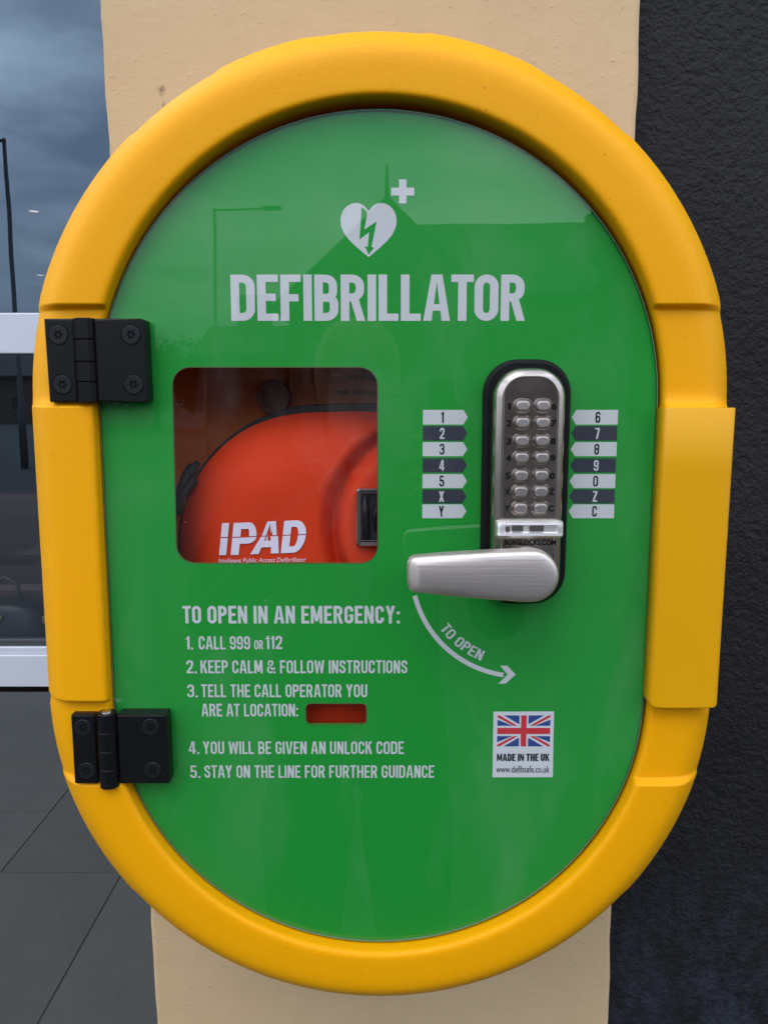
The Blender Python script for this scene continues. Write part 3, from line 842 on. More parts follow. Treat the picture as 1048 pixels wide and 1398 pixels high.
# heart with lightning arrow, and the plus
def heart(k=1.0):
    P_ = []
    c = (-6.1, 106); 
    segs = [((-5.9, 117.6), (-3.9, 121.2), (-1.1, 122.6), (1.9, 122.5)), ((1.9, 122.5), (7.4, 122.2), (11.3, 117.6), (11.2, 111.6)),
            ((11.2, 111.6), (11.0, 103.2), (2.6, 97.4), (-6.0, 90.4))]
    pts = []
    for s_ in segs:
        for i in range(12):
            t = i / 12; q = [sum(b * s_[j][d] for j, b in enumerate(((1 - t) ** 3, 3 * t * (1 - t) ** 2, 3 * t * t * (1 - t), t ** 3))) for d in (0, 1)]
            pts.append(tuple(q))
    right = pts + [(-6.0, 90.4)]
    left = [(-12.0 - x, z) for x, z in reversed(right[1:-1])]
    return right + left
hb = MB(); hp = heart(); bolt = [(-10.2, 120.2), (-7.0, 117.5), (-6.8, 116.2), (-8.5, 106.9), (-1.0, 111.7), (-4.2, 96.5), (-2.6, 96.1), (-5.9, 91.9), (-8.4, 96.9), (-6.5, 96.5), (-5.7, 105.2), (-11.6, 100.9)]
hb.tri2d([hp, bolt], PY); hb.v = [mm(*v) for v in hb.v]
hb.build('heart_symbol', M['print'], door, fix=False)
flat_polys('plus_symbol', [(0, [(12.7, 122.3), (17.2, 122.3), (17.2, 136.3), (12.7, 136.3)]), (.02, [(7.9, 126.9), (21.9, 126.9), (21.9, 131.5), (7.9, 131.5)])], PY, M['print'], door)
# key guide tabs either side of the lock
zt = [-3.3, -13.6, -23.7, -34.1, -44.2, -54.1, -63.8]
hb_ = 9.3
for i, (l_, r_) in enumerate(zip('12345XY', '67890ZC')):
    z1 = zt[i]; z0 = z1 - hb_ + (.15 * i if i < 3 else .3); zm = (z0 + z1) / 2; dark = i % 2
    flat_polys('key_guide_tab', [(0, [(28.2, z0), (53.9, z0), (56.7, zm), (53.9, z1), (28.2, z1)])], PY, M['grey' if dark else 'print'], door)
    flat_polys('key_guide_tab', [(0, [(152.0, z0), (125.5, z0), (122.6, zm), (125.5, z1), (152.0, z1)])], PY, M['grey' if dark else 'print'], door)
    for ch, xc in ((l_, 40.6), (r_, 139.4)):
        w0 = glyph(ch)[0] * 7.0
        flat_polys('lettering', text_polys(ch, xc - w0 / 2, zm - 3.5, 7.0, w0 * .95, .15), PY - .1, M['print' if dark else 'ink'], door)
# maker's sticker
flat_polys('sticker', [(0, [(76.9, -250.2), (117.7, -250.2), (117.2, -203.5), (76.7, -203.7)])], PY, M['white'], door)
X0, X1, Z0, Z1 = 79.5, 115.0, -228.2, -206.3
XM, ZM = (X0 + X1) / 2, (Z0 + Z1) / 2
bl_, rd_ = [], []
ax, az = 3.05, 3.65                            # half widths of the white cross
rx, rz = 1.85, 2.15                            # half widths of the red cross
for sx in (-1, 1):
    for sz in (-1, 1):
        ex, ez = (X1 - X0) / 2, (Z1 - Z0) / 2
        c_ = lambda x, z: (XM + sx * x, ZM + sz * z)
        bl_.append((0, [c_(ax, az * .0 + az), c_(ax, ez), c_(ex - 4.1, ez), c_(ax, az + 1.6)]) if False else (0, [c_(ax, az + 1.0), c_(ax, ez), c_(ex - 4.3, ez)]))
        bl_.append((0, [c_(ax + 4.4, az), c_(ex, az), c_(ex, ez - 3.0)]))
        k = 1 if sx * sz > 0 else -1           # red stripe sits off the diagonal's middle
        if k > 0: rd_.append((0, [c_(ax + .9, az), c_(ax + 3.7, az), c_(ex, ez - 1.2), c_(ex, ez), c_(ex - 1.6, ez)]))
        else: rd_.append((0, [c_(ax + 1.2, az), c_(ax + 4.0, az), c_(ex, ez - 1.3), c_(ex, ez), c_(ex - 1.4, ez)]))
flat_polys('flag_print', bl_, PY - .06, M['blue_print'], door)
rd_.append((.02, [(XM - rx, Z0), (XM + rx, Z0), (XM + rx, Z1), (XM - rx, Z1)])); rd_.append((.03, [(X0, ZM - rz), (X1, ZM - rz), (X1, ZM + rz), (X0, ZM + rz)]))
flat_polys('flag_print', rd_, PY - .08, M['red_print'], door)
flat_polys('lettering', text_polys('MADE IN THE UK', 79.6, -238.6, 5.2, 35.4, .20, gap=.045), PY - .06, M['ink'], door)
font_mesh('lettering', 'www.defibsafe.co.uk', 79.2, -246.9, 115.4, -242.0, PY - .06, M['ink'], door, bold=.012)

# --- hinges
def screw(cx, cz, y, parent, r=6.3):
    g = MB()
    g.loops([lift(circ(cx, cz, a, 32), yy) for a, yy in ((r + .25, y + .3), (r + .25, y - .06), (r - .3, y - .08))], cap0=False, cap1=True)
    g.build('screw_seat', M['ink'], parent)
    star = []
    for k in range(48):
        a = 2 * pi * k / 48; star.append((cx + (2.45 + .55 * cos(6 * a)) * cos(a), cz + (2.45 + .55 * cos(6 * a)) * sin(a)))
    s_ = MB()
    s_.loops([lift(circ(cx, cz, r - .75, 48), y + .1), lift(circ(cx, cz, r - .72, 48), y - .25), lift(circ(cx, cz, r - .95, 48), y - .42)], cap0=False, cap1=False)
    s_.loops([lift(circ(cx, cz, r - .95, 48), y - .42), lift(star, y - .40)], cap0=False, cap1=False)
    s_.loops([lift(star, y - .40), lift(star, y - .085)], cap0=False, cap1=False)
    s_.loops([lift(circ(cx, cz, .95, 12), y - .05), lift(circ(cx, cz, .9, 12), y - .33)], cap0=False)
    return s_.build('screw', M['screw'], parent)
def bev_plate(q, y0, y1, b=1.0, name='leaf', parent=None, m=None, rc=1.0):
    """plate of corner points q (x,z), back y0, front y1, softened front edge"""
    c = (sum(p[0] for p in q) / len(q), sum(p[1] for p in q) / len(q))
    def corner(q, rr, ins):
        out = []
        n_ = len(q)
        for i, p in enumerate(q):
            P_, A_, C_ = Vector(p), Vector(q[i - 1]), Vector(q[(i + 1) % n_])
            u, v = (A_ - P_).normalized(), (C_ - P_).normalized()
            P_ = P_ + (u + v) * ins
            for k in range(5):
                t = k / 4; a_, b_ = P_ + u * rr, P_ + v * rr
                o_ = a_ * (1 - t) ** 2 + P_ * 2 * t * (1 - t) + b_ * t * t; out.append((o_.x, o_.y))
        return out
    g = MB(); g.loops([lift(corner(q, rc, 0), y0), lift(corner(q, rc, 0), y1 + b), lift(corner(q, rc, b * .3), y1 + b * .3), lift(corner(q, rc, b), y1)])
    return g.build(name, m or M['black'], parent)
def hinge(q, kx, ksl, zs, scr, round_, nm):
    """q: left leaf and right leaf outlines; kx: knuckle centre x at top and bottom"""
    h_ = bev_plate(q[0], -3, -11.2, 1.0, 'hinge', cab); tag(h_, nm)
    bev_plate(q[1], -.3, -11.2, 1.2, 'leaf', h_)
    for i in range(4):
        za, zb = zs[i], zs[i + 1]; g = MB()
        ca = kx[0] + (kx[1] - kx[0]) * i / 4; r_ = ksl
        ls = []
        for z_, rr in ((za - .12, r_ - .45), (za - .55, r_), (zb + .55, r_), (zb + .12, r_ - .45)):
            if round_: ring = [(ca + rr * cos(2 * pi * k / 24), -9.5 + rr * sin(2 * pi * k / 24)) for k in range(24)]
            else: ring = [(ca + a_ * rr, -7.0 - b_ * (rr + .5)) for a_, b_ in ((-1, -.6), (1, -.6), (1.02, .35), (.55, 1.0), (-.6, 1.0), (-1, .55))]
            ls.append([mm(x, y, z_) for x, y in ring])
        g.loops(ls, smooth=False).build('knuckle', M['black'], h_)
    if round_:
        for z_, d in ((zs[0], .5), (zs[4], -.5)):
            MB().loops([[mm(kx[0] + a * cos(2 * pi * k / 20), -9.5 + a * sin(2 * pi * k / 20), z_ + b) for k in range(20)] for a, b in ((3.4, -.3 if d > 0 else .3), (3.2, d), (2.6, d * 1.5))]).build('hinge_pin', M['pin'], h_)
    for sx_, sz_ in scr: screw(sx_, sz_, -11.2, h_)
hinge([[(-203.6, 52.0), (-185.6, 52.0), (-185.6, 1.5), (-202.9, 1.5)], [(-173.2, 52.0), (-144.4, 52.0), (-142.2, 51.2), (-141.8, 2.4), (-144.2, 1.5), (-173.2, 1.5)]],
      (-179.6, -179.2), 6.4, [52.4, 39.5, 26.1, 13.9, 1.2], [(-195.1, 42.3), (-150.8, 42.3), (-194.2, 12.2), (-150.4, 12.2)], False, 'upper black hinge with flat knuckles')
hinge([[(-200.8, -200.6), (-185.2, -200.6), (-185.2, -248.4), (-200.8, -248.4)], [(-171.0, -200.6), (-138.4, -200.6), (-138.2, -248.4), (-171.0, -248.4)]],
      (-177.8, -178.0), 6.3, [-199.2, -211.6, -224.4, -237.0, -250.6], [(-193.0, -209.4), (-149.0, -209.0), (-192.4, -239.2), (-148.6, -238.8)], True, 'lower black hinge with round knuckles and a bright pin')

# --- clip-on cover on the right side
cp = [(175.5, -1.0), (176.3, -9.6), (176.8, -11.4), (177.8, -12.6), (179.6, -13.2), (184, -13.5), (200, -13.7), (216.5, -13.4), (219.0, -12.9), (220.4, -11.6), (221.2, -9), (222.6, 10), (214, 10), (212, -1.0)]
zc = [-1.9, -2.3, -40, -90, -140, -186] + [-195.2 + v for v in (5.4, 4.4, 3.4, 2.4, 1.5, .8, .25, 0)]
ls = []
for z in zc:
    dz = z + 195.2; ins = 0
    if dz < 6: ins = 6 - sqrt(max(0, 36 - (6 - dz) ** 2))
    dz2 = -1.9 - z
    ls.append([mm(min(max(x, 175.5 + ins), 222.6 - ins) - .6 * (-z) / 190, y + (.35 if (z > -2.1 or dz < .2) and y < -11 else 0), z) for x, y in cp])
cv = MB(); cv.loops(ls, smooth=True)
sc_ = cv.build('side_cover', M['cover'], cab); tag(sc_, 'clip-on straight yellow cover on the right side')

# --- keypad lock
def ms(l, d): return l
base_o = rrect(65.6, -128.2, 120.4, 28.0, 21, 10)
def shrink(x0, z0, x1, z1, r, i): return rrect(x0 + i, z0 + i, x1 - i, z1 - i, max(1, r - i), 10)
lk = MB(); lk.loops([lift(shrink(65.6, -128.2, 120.4, 28.0, 21, i), y) for i, y in ((0, -.05), (0, -3.4), (.8, -5.0), (2.4, -5.6))])
lock = lk.build('keypad_lock', M['rubber'], cab); tag(lock, 'satin metal push-button lock on a black backing plate')
bo = MB(); bo.loops([lift(shrink(71.0, -124.2, 114.2, 21.8, 17.5, i), y) for i, y in ((-1.2, -5.0), (-.6, -12), (0, -15.6), (.5, -16.9), (1.5, -18.1), (3.4, -19.3), (4.6, -19.8), (5.2, -19.85), (5.5, -19.6))], cap0=False, smooth=True)
bo.build('lock_body', M['nickel'], lock)
bz = [-.7, -10.9, -21.9, -32.2, -43.0, -52.9, -63.3]
LL, LR = '12345XY', '67890ZC'
for i, z in enumerate(bz):
    for x, ch, side in ((87.5, LL[i], -1), (99.9, LR[i], 1)):
        w2, h2 = 4.0, 2.9
        mt = MB(); mt.loops([lift(rrect(x - w2 - a, z - h2 - a, x + w2 + a, z + h2 + a, 2.4 + a, 5), y) for a, y in ((1.7, -19.5), (1.3, -20.0), (.75, -19.95), (.3, -19.62))], cap0=False)
        mt.build('button_collar', M['nickel'], lock)
        b_ = MB(); b_.loops([lift(rrect(x - w2 + a, z - h2 + a, x + w2 - a, z + h2 - a, 2.4 - a * .6, 5), y) for a, y in ((0, -19.5), (.05, -21.9), (.12, -22.3), (.4, -22.65), (.75, -22.75), (.85, -22.76))], cap0=False, smooth=False)
        b_.build('button', M['button'], lock)
        xc = 79.6 if side < 0 else 106.8
        hh = 4.0; ww = 3.2 if ch != '1' else 1.4
        font_mesh('lettering', ch, xc - ww / 2, z - .3 - hh / 2, xc + ww / 2, z - .3 + hh / 2, -20.0, M['ink'], lock, bold=.03)
font_mesh('lettering', 'BORGLOCKS.COM', 78.2, -86.6, 110.2, -83.0, -20.05, M['ink'], lock, bold=.02)
# fine rings where the lever turns
rg = MB(); cc = (92.0, -103.2)
for r_ in (17.4, 16.9): pass
rg.loops([lift(circ(*cc, a, 64), y) for a, y in ((15.6, -19.5), (15.6, -20.15), (15.2, -20.25), (15.1, -19.9), (14.4, -19.9), (14.3, -20.4), (3, -20.5))], cap0=False, smooth=False)
rg.build('lever_rose', M['nickel'], lock)
# sliding latch ledge with its slot
sl = MB()
def yz(pr, x): return [mm(x, y, z) for y, z in pr]
pr = [(-19.4, -70.8), (-24.4, -71.0), (-26.0, -71.8), (-26.2, -73.0), (-24.9, -73.2), (-24.9, -77.6), (-26.4, -77.9), (-26.6, -79.6), (-25.2, -81.0), (-19.4, -81.3)]
prf = [(-19.4, -70.8), (-24.4, -71.0), (-26.0, -71.8), (-26.2, -73.0), (-26.3, -74.0), (-26.35, -76.4), (-26.4, -77.9), (-26.6, -79.6), (-25.2, -81.0), (-19.4, -81.3)]
shr = lambda P_, k: [(y * k + (-19.4) * (1 - k), (z + 76) * (1 - (1 - k) * .25) - 76) for y, z in P_]
sl.loops([yz(shr(prf, .55), 72.3), yz(shr(prf, .85), 73.0), yz(prf, 74.6), yz(prf, 76.9), yz(pr, 77.0), yz(pr, 109.6), yz(prf, 109.7), yz(prf, 111.6), yz(shr(prf, .85), 113.0), yz(shr(prf, .55), 113.6)], smooth=False)
sl.build('slide_ledge', M['bright'], lock)
for a, b in ((81.8, 88.6), (92.6, 101.2)):
    MB().box(mm(a, -24.7, -77.0), mm(b, -26.0, -73.4), .0004).build('slide_stop', M['dull'], lock)
MB().box(mm(78, -24.8, -77.4), mm(80.6, -25.2, -74.2), .0002).build('slide_stop', M['dull'], lock)
# lever
def lev(i, y, dx=0):
    L_ = []
    top = [(20.5, -87.6), (40, -86.0), (65, -84.4), (86, -83.6)]
    cxx, czz, rr = 89.8, -99.2, 15.7
    for x, z in top: L_.append((x, z))
    for k in range(1, 20):
        a = R(92 - 184 * k / 20); L_.append((cxx + rr * 1.0 * cos(a) * 1.0, czz + rr * sin(a)))
    L_ += [(86, -114.8), (65, -113.4), (40, -111.1), (20.5, -109.2)]
    L_ += [(18.4, -107.8), (17.2, -104.6), (16.8, -98.4), (17.2, -92.2), (18.4, -89.0)]
    out = []
    for x, z in L_:
        sx_ = min(88.5, max(27.5, x)); sz_ = -98.4 - (sx_ - 27.5) * .012
        px_ = sx_ + (x - sx_) * (1 - i)
        out.append(mm(px_, y + (.5 * max(0, 23.2 - px_) if y < -50 else 0), sz_ + (z - sz_) * (1 - i)))
    return out
lv = MB(); lv.loops([lev(i, y) for i, y in ((.10, -41.8), (.03, -43.0), (0, -45.5), (0, -49.5), (.012, -51.6), (.035, -52.9), (.07, -53.9), (.12, -54.4), (.20, -54.8), (.32, -55.15), (.40, -55.3), (.46, -55.4), (.62, -55.6), (.80, -55.7), (.95, -55.73))], smooth=True)
lever = lv.build('lever_handle', M['brushed'], lock)
MB().loops([lift(circ(90.2, -99.2, a, 40), y) for a, y in ((10.8, -20.3), (10.6, -22.5), (10.2, -24), (10, -30), (11.6, -42.4))], smooth=True).build('lever_boss', M['nickel'], lock)

# =================================================================== THE CASE INSIDE
case = thing('defibrillator_case', (0, .06, EYE - .30), 'red zipped defibrillator case with white lettering, standing inside the cabinet window', 'case')
def outline(i, n=40):
    cx0, cz0, r0 = -44, -99.3, 95
    pts = []
    x1_, z0_ = 155, -262
    for cxx, czz, rr, a0_ in ((x1_ - 80, cz0, 95, 0), (cx0, cz0, 95, 90), (cx0 - 45, z0_ + 50, 50, 180), (x1_ - 50 + 15, z0_ + 50, 50, 270)):
        for k in range(n + 1):
            a = R(a0_ + 90 * k / n); pts.append((cxx + (rr - i) * cos(a), czz + (rr - i) * sin(a)))
    out = []                                    # even points along the straight edges too
    m_ = n + 1
    for q in range(4):
        seg = pts[q * m_:(q + 1) * m_]; nxt = pts[((q + 1) % 4) * m_]
        out += seg; a_ = seg[-1]
        for k in range(1, 40): out.append((a_[0] + (nxt[0] - a_[0]) * k / 40, a_[1] + (nxt[1] - a_[1]) * k / 40))
    return out
gc = (35, -84)
def front_y(x, z, i):
    """depth of the shell's face at inset i from the outline"""
    t = min(1, i / 52); y = 40 - 22 * (1 - (1 - t) ** 2.4)
    d = sqrt((x - gc[0]) ** 2 + (z - gc[1]) ** 2 * .93)
    y += 15 * math.exp(-((d - 66) / 5.0) ** 2)
    y += -3.5 if d < 60 else (-3.5 * (68 - d) / 8 if d < 68 else 0)
    y += 1.4 * mn.noise(Vector((x / 38, z / 38, .3)))
    return y
cs = MB(); rings = []
ins = [0, .6, 1.6, 3, 5, 8, 11, 15, 19, 23] + [27 + k * 3.0 for k in range(8)]
for i in ins: rings.append([mm(x, front_y(x, z, i), z) for x, z in outline(i)])
cs.loops(rings, cap0=False, cap1=False, smooth=True)
# grid for the middle of the face, following the same height
inner = outline(ins[-1])
ctr = (sum(p[0] for p in inner) / len(inner), sum(p[1] for p in inner) / len(inner))
rings2 = []
for k in range(1, 64):
    f_ = 1 - k / 64
    rings2.append([mm(ctr[0] + (x - ctr[0]) * f_, front_y(ctr[0] + (x - ctr[0]) * f_, ctr[1] + (z - ctr[1]) * f_, 60), ctr[1] + (z - ctr[1]) * f_) for x, z in inner])
cs.loops([rings[-1]] + rings2, cap0=False, cap1=True, smooth=True)
cs.build('front_shell', M['case'], case, smooth_all=True)
bk = MB(); bk.loops([lift(outline(i), y) for i, y in ((2.0, 43.8), (-.5, 46), (-1.5, 50), (-.5, 70), (10, 92))], cap0=False, smooth=True)
bk.build('back_shell', M['case'], case)
zp = MB(); zl = []
for i, (x, z) in enumerate(outline(-.6)):
    wgt = 1.0 + 1.3 * min(1, max(0, (x + 95) / 70)) * (z > -30)
    zl.append((x, z, wgt))
zp.loops([[mm(x * (1 + a * .000 ) + 0, y, z + a * g * (1 if z > -60 else .6)) for x, z, g in zl] for a, y in ((-1.2, 39.4), (1.6, 38.8), (2.0, 42), (1.2, 45.5), (-1.2, 45))], cap0=False, cap1=False, smooth=False)
zp.build('zip', M['zip'], case)
for pts, r_ in (([(-127, 38, -42), (-131, 37, -48), (-134, 36, -56), (-137.5, 36.5, -63)], .0042), ([(-129, 36, -46), (-134, 33, -54), (-140, 33, -66), (-141.5, 34, -80)], .0026),
                ([(-126, 35, -50), (-132, 32, -58), (-136, 32, -64), (-137.5, 33, -74)], .003), ([(-124, 37, -40), (-130, 38, -44), (-137, 38, -58), (-142, 38, -66)], .0026)):
    MB().tube([mm(*p) for p in pts], r_, 8).build('zip_pull', M['zip'], case)
# logo lettering laid on the shell
def logo():
    sl_ = .18
    H = 22.2; x0 = -107.6; zb = -100.6; Wd = 57.5
    def tr(u, v):                                   # u 0..1 along, v 0..1 up
        x = x0 + u * Wd + v * H * .16; z = zb + v * H * .99 + (u * 1.9)
        return (x, z)
    P_ = []
    def q(l, *p): P_.append((l, [tr(*a) for a in p]))
    g0, g1 = .535, .565
    for a, b in ((0, g0), (g1, 1)):
        q(0, (0, a), (.115, a), (.115, b), (0, b))
    # P
    q(0, (.185, 0), (.31, 0), (.31, g0), (.185, g0)); q(0, (.185, g1), (.31, g1), (.31, 1), (.185, 1))
    for s_ in stroke([(.31, .885), (.50, .885, .10), (.50, .565)], .0): pass
    def bowl(cx_, c0, c1, ry, rx, ty, txk, l):
        n_ = 10
        for k in range(n_):
            t0, t1 = c0 + (c1 - c0) * k / n_, c0 + (c1 - c0) * (k + 1) / n_
            f = lambda t, a_, b_: (cx_ + a_ * cos(t), l + b_ * sin(t))
            P_.append((.01, [tr(*f(t0, rx, ry)), tr(*f(t1, rx, ry)), tr(*f(t1, txk, ty)), tr(*f(t0, txk, ty))]))
    q(0, (.31, .80), (.42, .80), (.42, 1), (.31, 1)); bowl(.42, 0, pi / 2, 1 - g1, .135, .80 - g1, .02, g1)
    q(0, (.31, .34), (.42, .34), (.42, g0), (.31, g0)); bowl(.42, 0, -pi / 2, g0 - .34, .135, .0, .0, g0)
    # A with the heartbeat nick
    q(0, (.50, 0), (.625, 0), (.70, .235), (.665, .44), (.70, g0), (.625, g0)) if False else None
    q(0, (.485, 0), (.615, 0), (.70, g0 + .0), (.625, g0)); q(.01, (.60, .20), (.83, .20), (.83, .40), (.66, .40))
    q(.02, (.70, .28), (.745, .28), (.72, .62)); q(.03, (.70, .40), (.735, .40), (.715, g0)); q(0, (.78, .38), (.84, .38), (.83, g0), (.77, g0))
    q(0, (.82, 0), (.965, 0), (.905, g0), (.80, g0)) if False else q(0, (.80, 0), (.925, 0), (.885, g0), (.785, g0))
    q(0, (.635, g1), (.70, g1), (.745, .92), (.735, 1), (.70, 1)) ; q(.01, (.735, 1), (.83, 1), (.865, g1), (.80, g1), (.775, .75), (.765, .62), (.75, .9)) 
    # D
    q(0, (.955, 0), (1.075, 0), (1.075, g0), (.955, g0)); q(0, (.955, g1), (1.075, g1), (1.075, 1), (.955, 1))
    q(0, (1.075, .80), (1.14, .80), (1.14, 1), (1.075, 1)); bowl(1.14, 0, pi / 2, 1 - g1, .17, .80 - g1, .05, g1)
    q(0, (1.075, 0), (1.14, 0), (1.14, .2), (1.075, .2)); bowl(1.14, 0, -pi / 2, g0, .17, g0 - .2, .05, g0)
    return P_
sq = lambda x: -107.6 + (x + 107.6) / 1.31
lg = MB()
for lay, pts in logo():
    pts = [(sq(x), z) for x, z in pts]
    a = sum(pts[i][0] * pts[(i + 1) % len(pts)][1] - pts[(i + 1) % len(pts)][0] * pts[i][1] for i in range(len(pts)))
    if a > 0: pts = pts[::-1]
    lg.add([mm(x, 15.6 - lay * 4, z) for x, z in pts], [tuple(reversed(range(len(pts))))])
lgo = lg.build('lettering', M['logo'], case, fix=False)
fm = font_mesh('lettering', 'Intelligent Public Access Defibrillator', -108, -106.6, -48.6, -102.6, 15.6, M['logo'], case, shear=.15)
# press the print onto the curved face
offc = parent_world(case)
for ob in (lgo, fm):
    for v in ob.data.vertices:
        X_, Z_ = (v.co.x + offc.x) * 1000, (v.co.z + offc.z - EYE) * 1000
        lay = (v.co.y + offc.y) * 1000 - 15.6
        inset = min(X_ + 139, 60)
        if ob is fm: Z_ += (X_ + 108) / 60 * 1.2; v.co.z = Z_ / 1000 + EYE - offc.z
        v.co.y = (front_y(X_, Z_, inset) - .7 + lay * .6) / 1000 - offc.y
# buckle
bkx = MB()
bkx.loops([lift(rrect(-14.8, -93, 45, -54.5, 2.2, 4), 17.5), lift(rrect(-14.8, -93, 45, -54.5, 2.2, 4), 10.5), lift(rrect(-14.0, -92.2, 44.2, -55.3, 1.8, 4), 9.6), lift(rrect(-12.0, -90, 42, -57.4, 1.4, 4), 9.8), lift(rrect(-11.6, -89.6, 41.6, -57.8, 1.2, 4), 13.5)])
buck = bkx.build('buckle', mat('chrome_buckle', (.55, .5, .5), .25, metal=1), case)
MB().box(mm(-11, 13.2, -89), mm(41, 12.2, -58.4)).build('buckle_plate', M['zip'], buck)
MB().tube([mm(-9, 11.0, -59.5), mm(-8.4, 10.6, -74), mm(-8.2, 11.0, -88)], .0024, 10).build('latch_bar', M['black'], buck)
MB().tube([mm(-1, 11.6, -66), mm(-3, 11.4, -74), mm(-1, 11.6, -82)], .0018, 8).build('latch_bar', M['black'], buck)

# =================================================================== THE STREET BEHIND THE CAMERA (seen in the glossy door and the glass)
def house(x0, x1, y0, depth, eave, ridge, label, gable_x=False, mat_w='brick', chimney=True):
    h = thing('house', ((x0 + x1) / 2, y0, -.16), label, 'house', 'houses across the street')
    MB().box((x0, y0 - depth, -.16), (x1, y0, eave)).build('wall', M[mat_w], h)
    r_ = MB()
    if gable_x:
        xm = (x0 + x1) / 2
        r_.loops([[(x0 - .4, y, eave), (x1 + .4, y, eave), (x1 + .4, y, eave + .15), (xm, y, ridge), (x0 - .4, y, eave + .15)] for y in (y0 + .3, y0 - depth - .3)])
    else:
        ym = y0 - depth / 2
        r_.loops([[(x, y0 + .4, eave), (x, y0 - depth - .4, eave), (x, y0 - depth - .4, eave + .15), (x, ym, ridge), (x, y0 + .4, eave + .15)] for x in (x0 - .3, x1 + .3)])
    roof = r_.build('roof', M['roof'], h)
    cxx = x1 - 1.2
    if chimney: MB().box((cxx - .5, y0 - depth / 2 - .4, eave), (cxx + .5, y0 - depth / 2 + .4, ridge + .9)).build('chimney', M['brick'], roof)
    nw = max(2, int((x1 - x0) / 3))
    for fl in (1.0, 3.7):
        if fl + 1.3 > eave: continue
        for k in range(nw):
            wx = x0 + (k + .5) * (x1 - x0) / nw
            f_ = MB().box((wx - .6, y0, fl), (wx + .6, y0 + .05, fl + 1.3)).build('window', M['tan'], h)
            MB().box((wx - .5, y0 + .03, fl + .1), (wx + .5, y0 + .06, fl + 1.2)).build('pane', M['carglass'], f_)
    return h
house(3.0, 8.6, -23, 7, 4.6, 7.45, 'long brown brick house with a slate roof, across the street')
house(9.2, 20, -24, 8, 5.0, 7.6, 'tall brick house with slate roof at the far right of the row')
gh = house(-2.7, 2.9, -22.2, 11, 4.1, 7.2, 'gable-fronted brick house in the middle of the row', True, chimney=False)
wing = MB(); wing.loops([[(x, -22.9, 4.6), (x, -30.1, 4.6), (x, -26.5, 7.45)] for x in (1.15, 2.68)])
wing.build('roof', M['roof'], gh)
MB().tube([(.1, -21.9, 7.1), (.1, -21.9, 8.0)], [.07, .03], 8).build('finial', M['steel'], gh)
house(-5.2, -2.9, -22.6, 5, 2.8, 4.0, 'low brick outbuilding beside the gable-fronted house')
house(-40, -26, -60, 8, 3.8, 6.0, 'low distant house beyond the trees')
def lamp(x, y, h, arm, lab):
    t = thing('street_lamp', (x, y, -.16), lab, 'street lamp', 'street lamps across the car park')
    MB().tube([(x, y, -.16), (x, y, 1.4), (x, y, 1.45), (x, y, h)], [.09, .09, .06, .05], 12).build('pole', M['steel'], t)
    MB().tube([(x, y, h - .05), (x + arm, y, h + .02)], .035).build('arm', M['steel'], t)
    e = x + arm
    MB().box((e - .3, y - .12, h - .04), (e + .32, y + .12, h + .08), .02).build('lamp_head', M['steel'], t)
lamp(-5.75, -27.0, 8.05, 1.95, 'straight grey street lamp with a horizontal arm, nearer one')
lamp(-9.35, -12.8, 8.0, -1.6, 'straight grey street lamp with its arm turned away')
def tree(x, y, h, r, lab, seed, leaves=9000):
    rnd = random.Random(seed)
    t = thing('tree', (x, y, -.16), lab, 'tree', 'trees beyond the street')
    g = MB(); g.tube([(x, y, -.16), (x + .1, y, h * .3), (x, y, h * .65)], [.22, .17, .08], 8)
    for k in range(7):
        a = rnd.uniform(0, 2 * pi); z0 = h * rnd.uniform(.28, .55)
        g.tube([(x, y, z0), (x + r * .6 * cos(a), y + r * .6 * sin(a), z0 + h * .25)], [.08, .02], 6)
    g.build('trunk', M['bark'], t)
    c = MB(); blobs = [(rnd.gauss(0, .42) * r, rnd.gauss(0, .42) * r, h * rnd.uniform(.42, .88), r * rnd.uniform(.25, .5)) for _ in range(16)]
    for k in range(leaves):
        b = blobs[rnd.randrange(16)]
        d = Vector((rnd.gauss(0, 1), rnd.gauss(0, 1), rnd.gauss(0, 1))).normalized() * b[3] * rnd.uniform(.5, 1.1)
        p = Vector((x + b[0], y + b[1], b[2])) + d; s_ = .13
        u = Vector((rnd.gauss(0, 1), rnd.gauss(0, 1), rnd.gauss(0, 1))).normalized() * s_; v = u.orthogonal().normalized() * s_ * .6
        c.add([p - u, p + v, p + u, p - v], [(0, 1, 2, 3)])
    c.build('crown', M['foliage'], t, fix=False)
tree(6.3, -20.5, 7.3, 1.0, 'slim dark tree beside the long brick house', 3)
tree(-14, -48, 4.8, 3.2, 'broad low tree beyond the nearer lamp', 4)
tree(-9.5, -46, 4.6, 3.0, 'low tree standing between the two distant trees', 5)
tree(-20, -52, 5.4, 3.6, 'largest distant tree at the end of the row', 6)
tree(-4.5, -44, 4.2, 2.6, 'small distant tree nearest the gable-fronted house', 8)
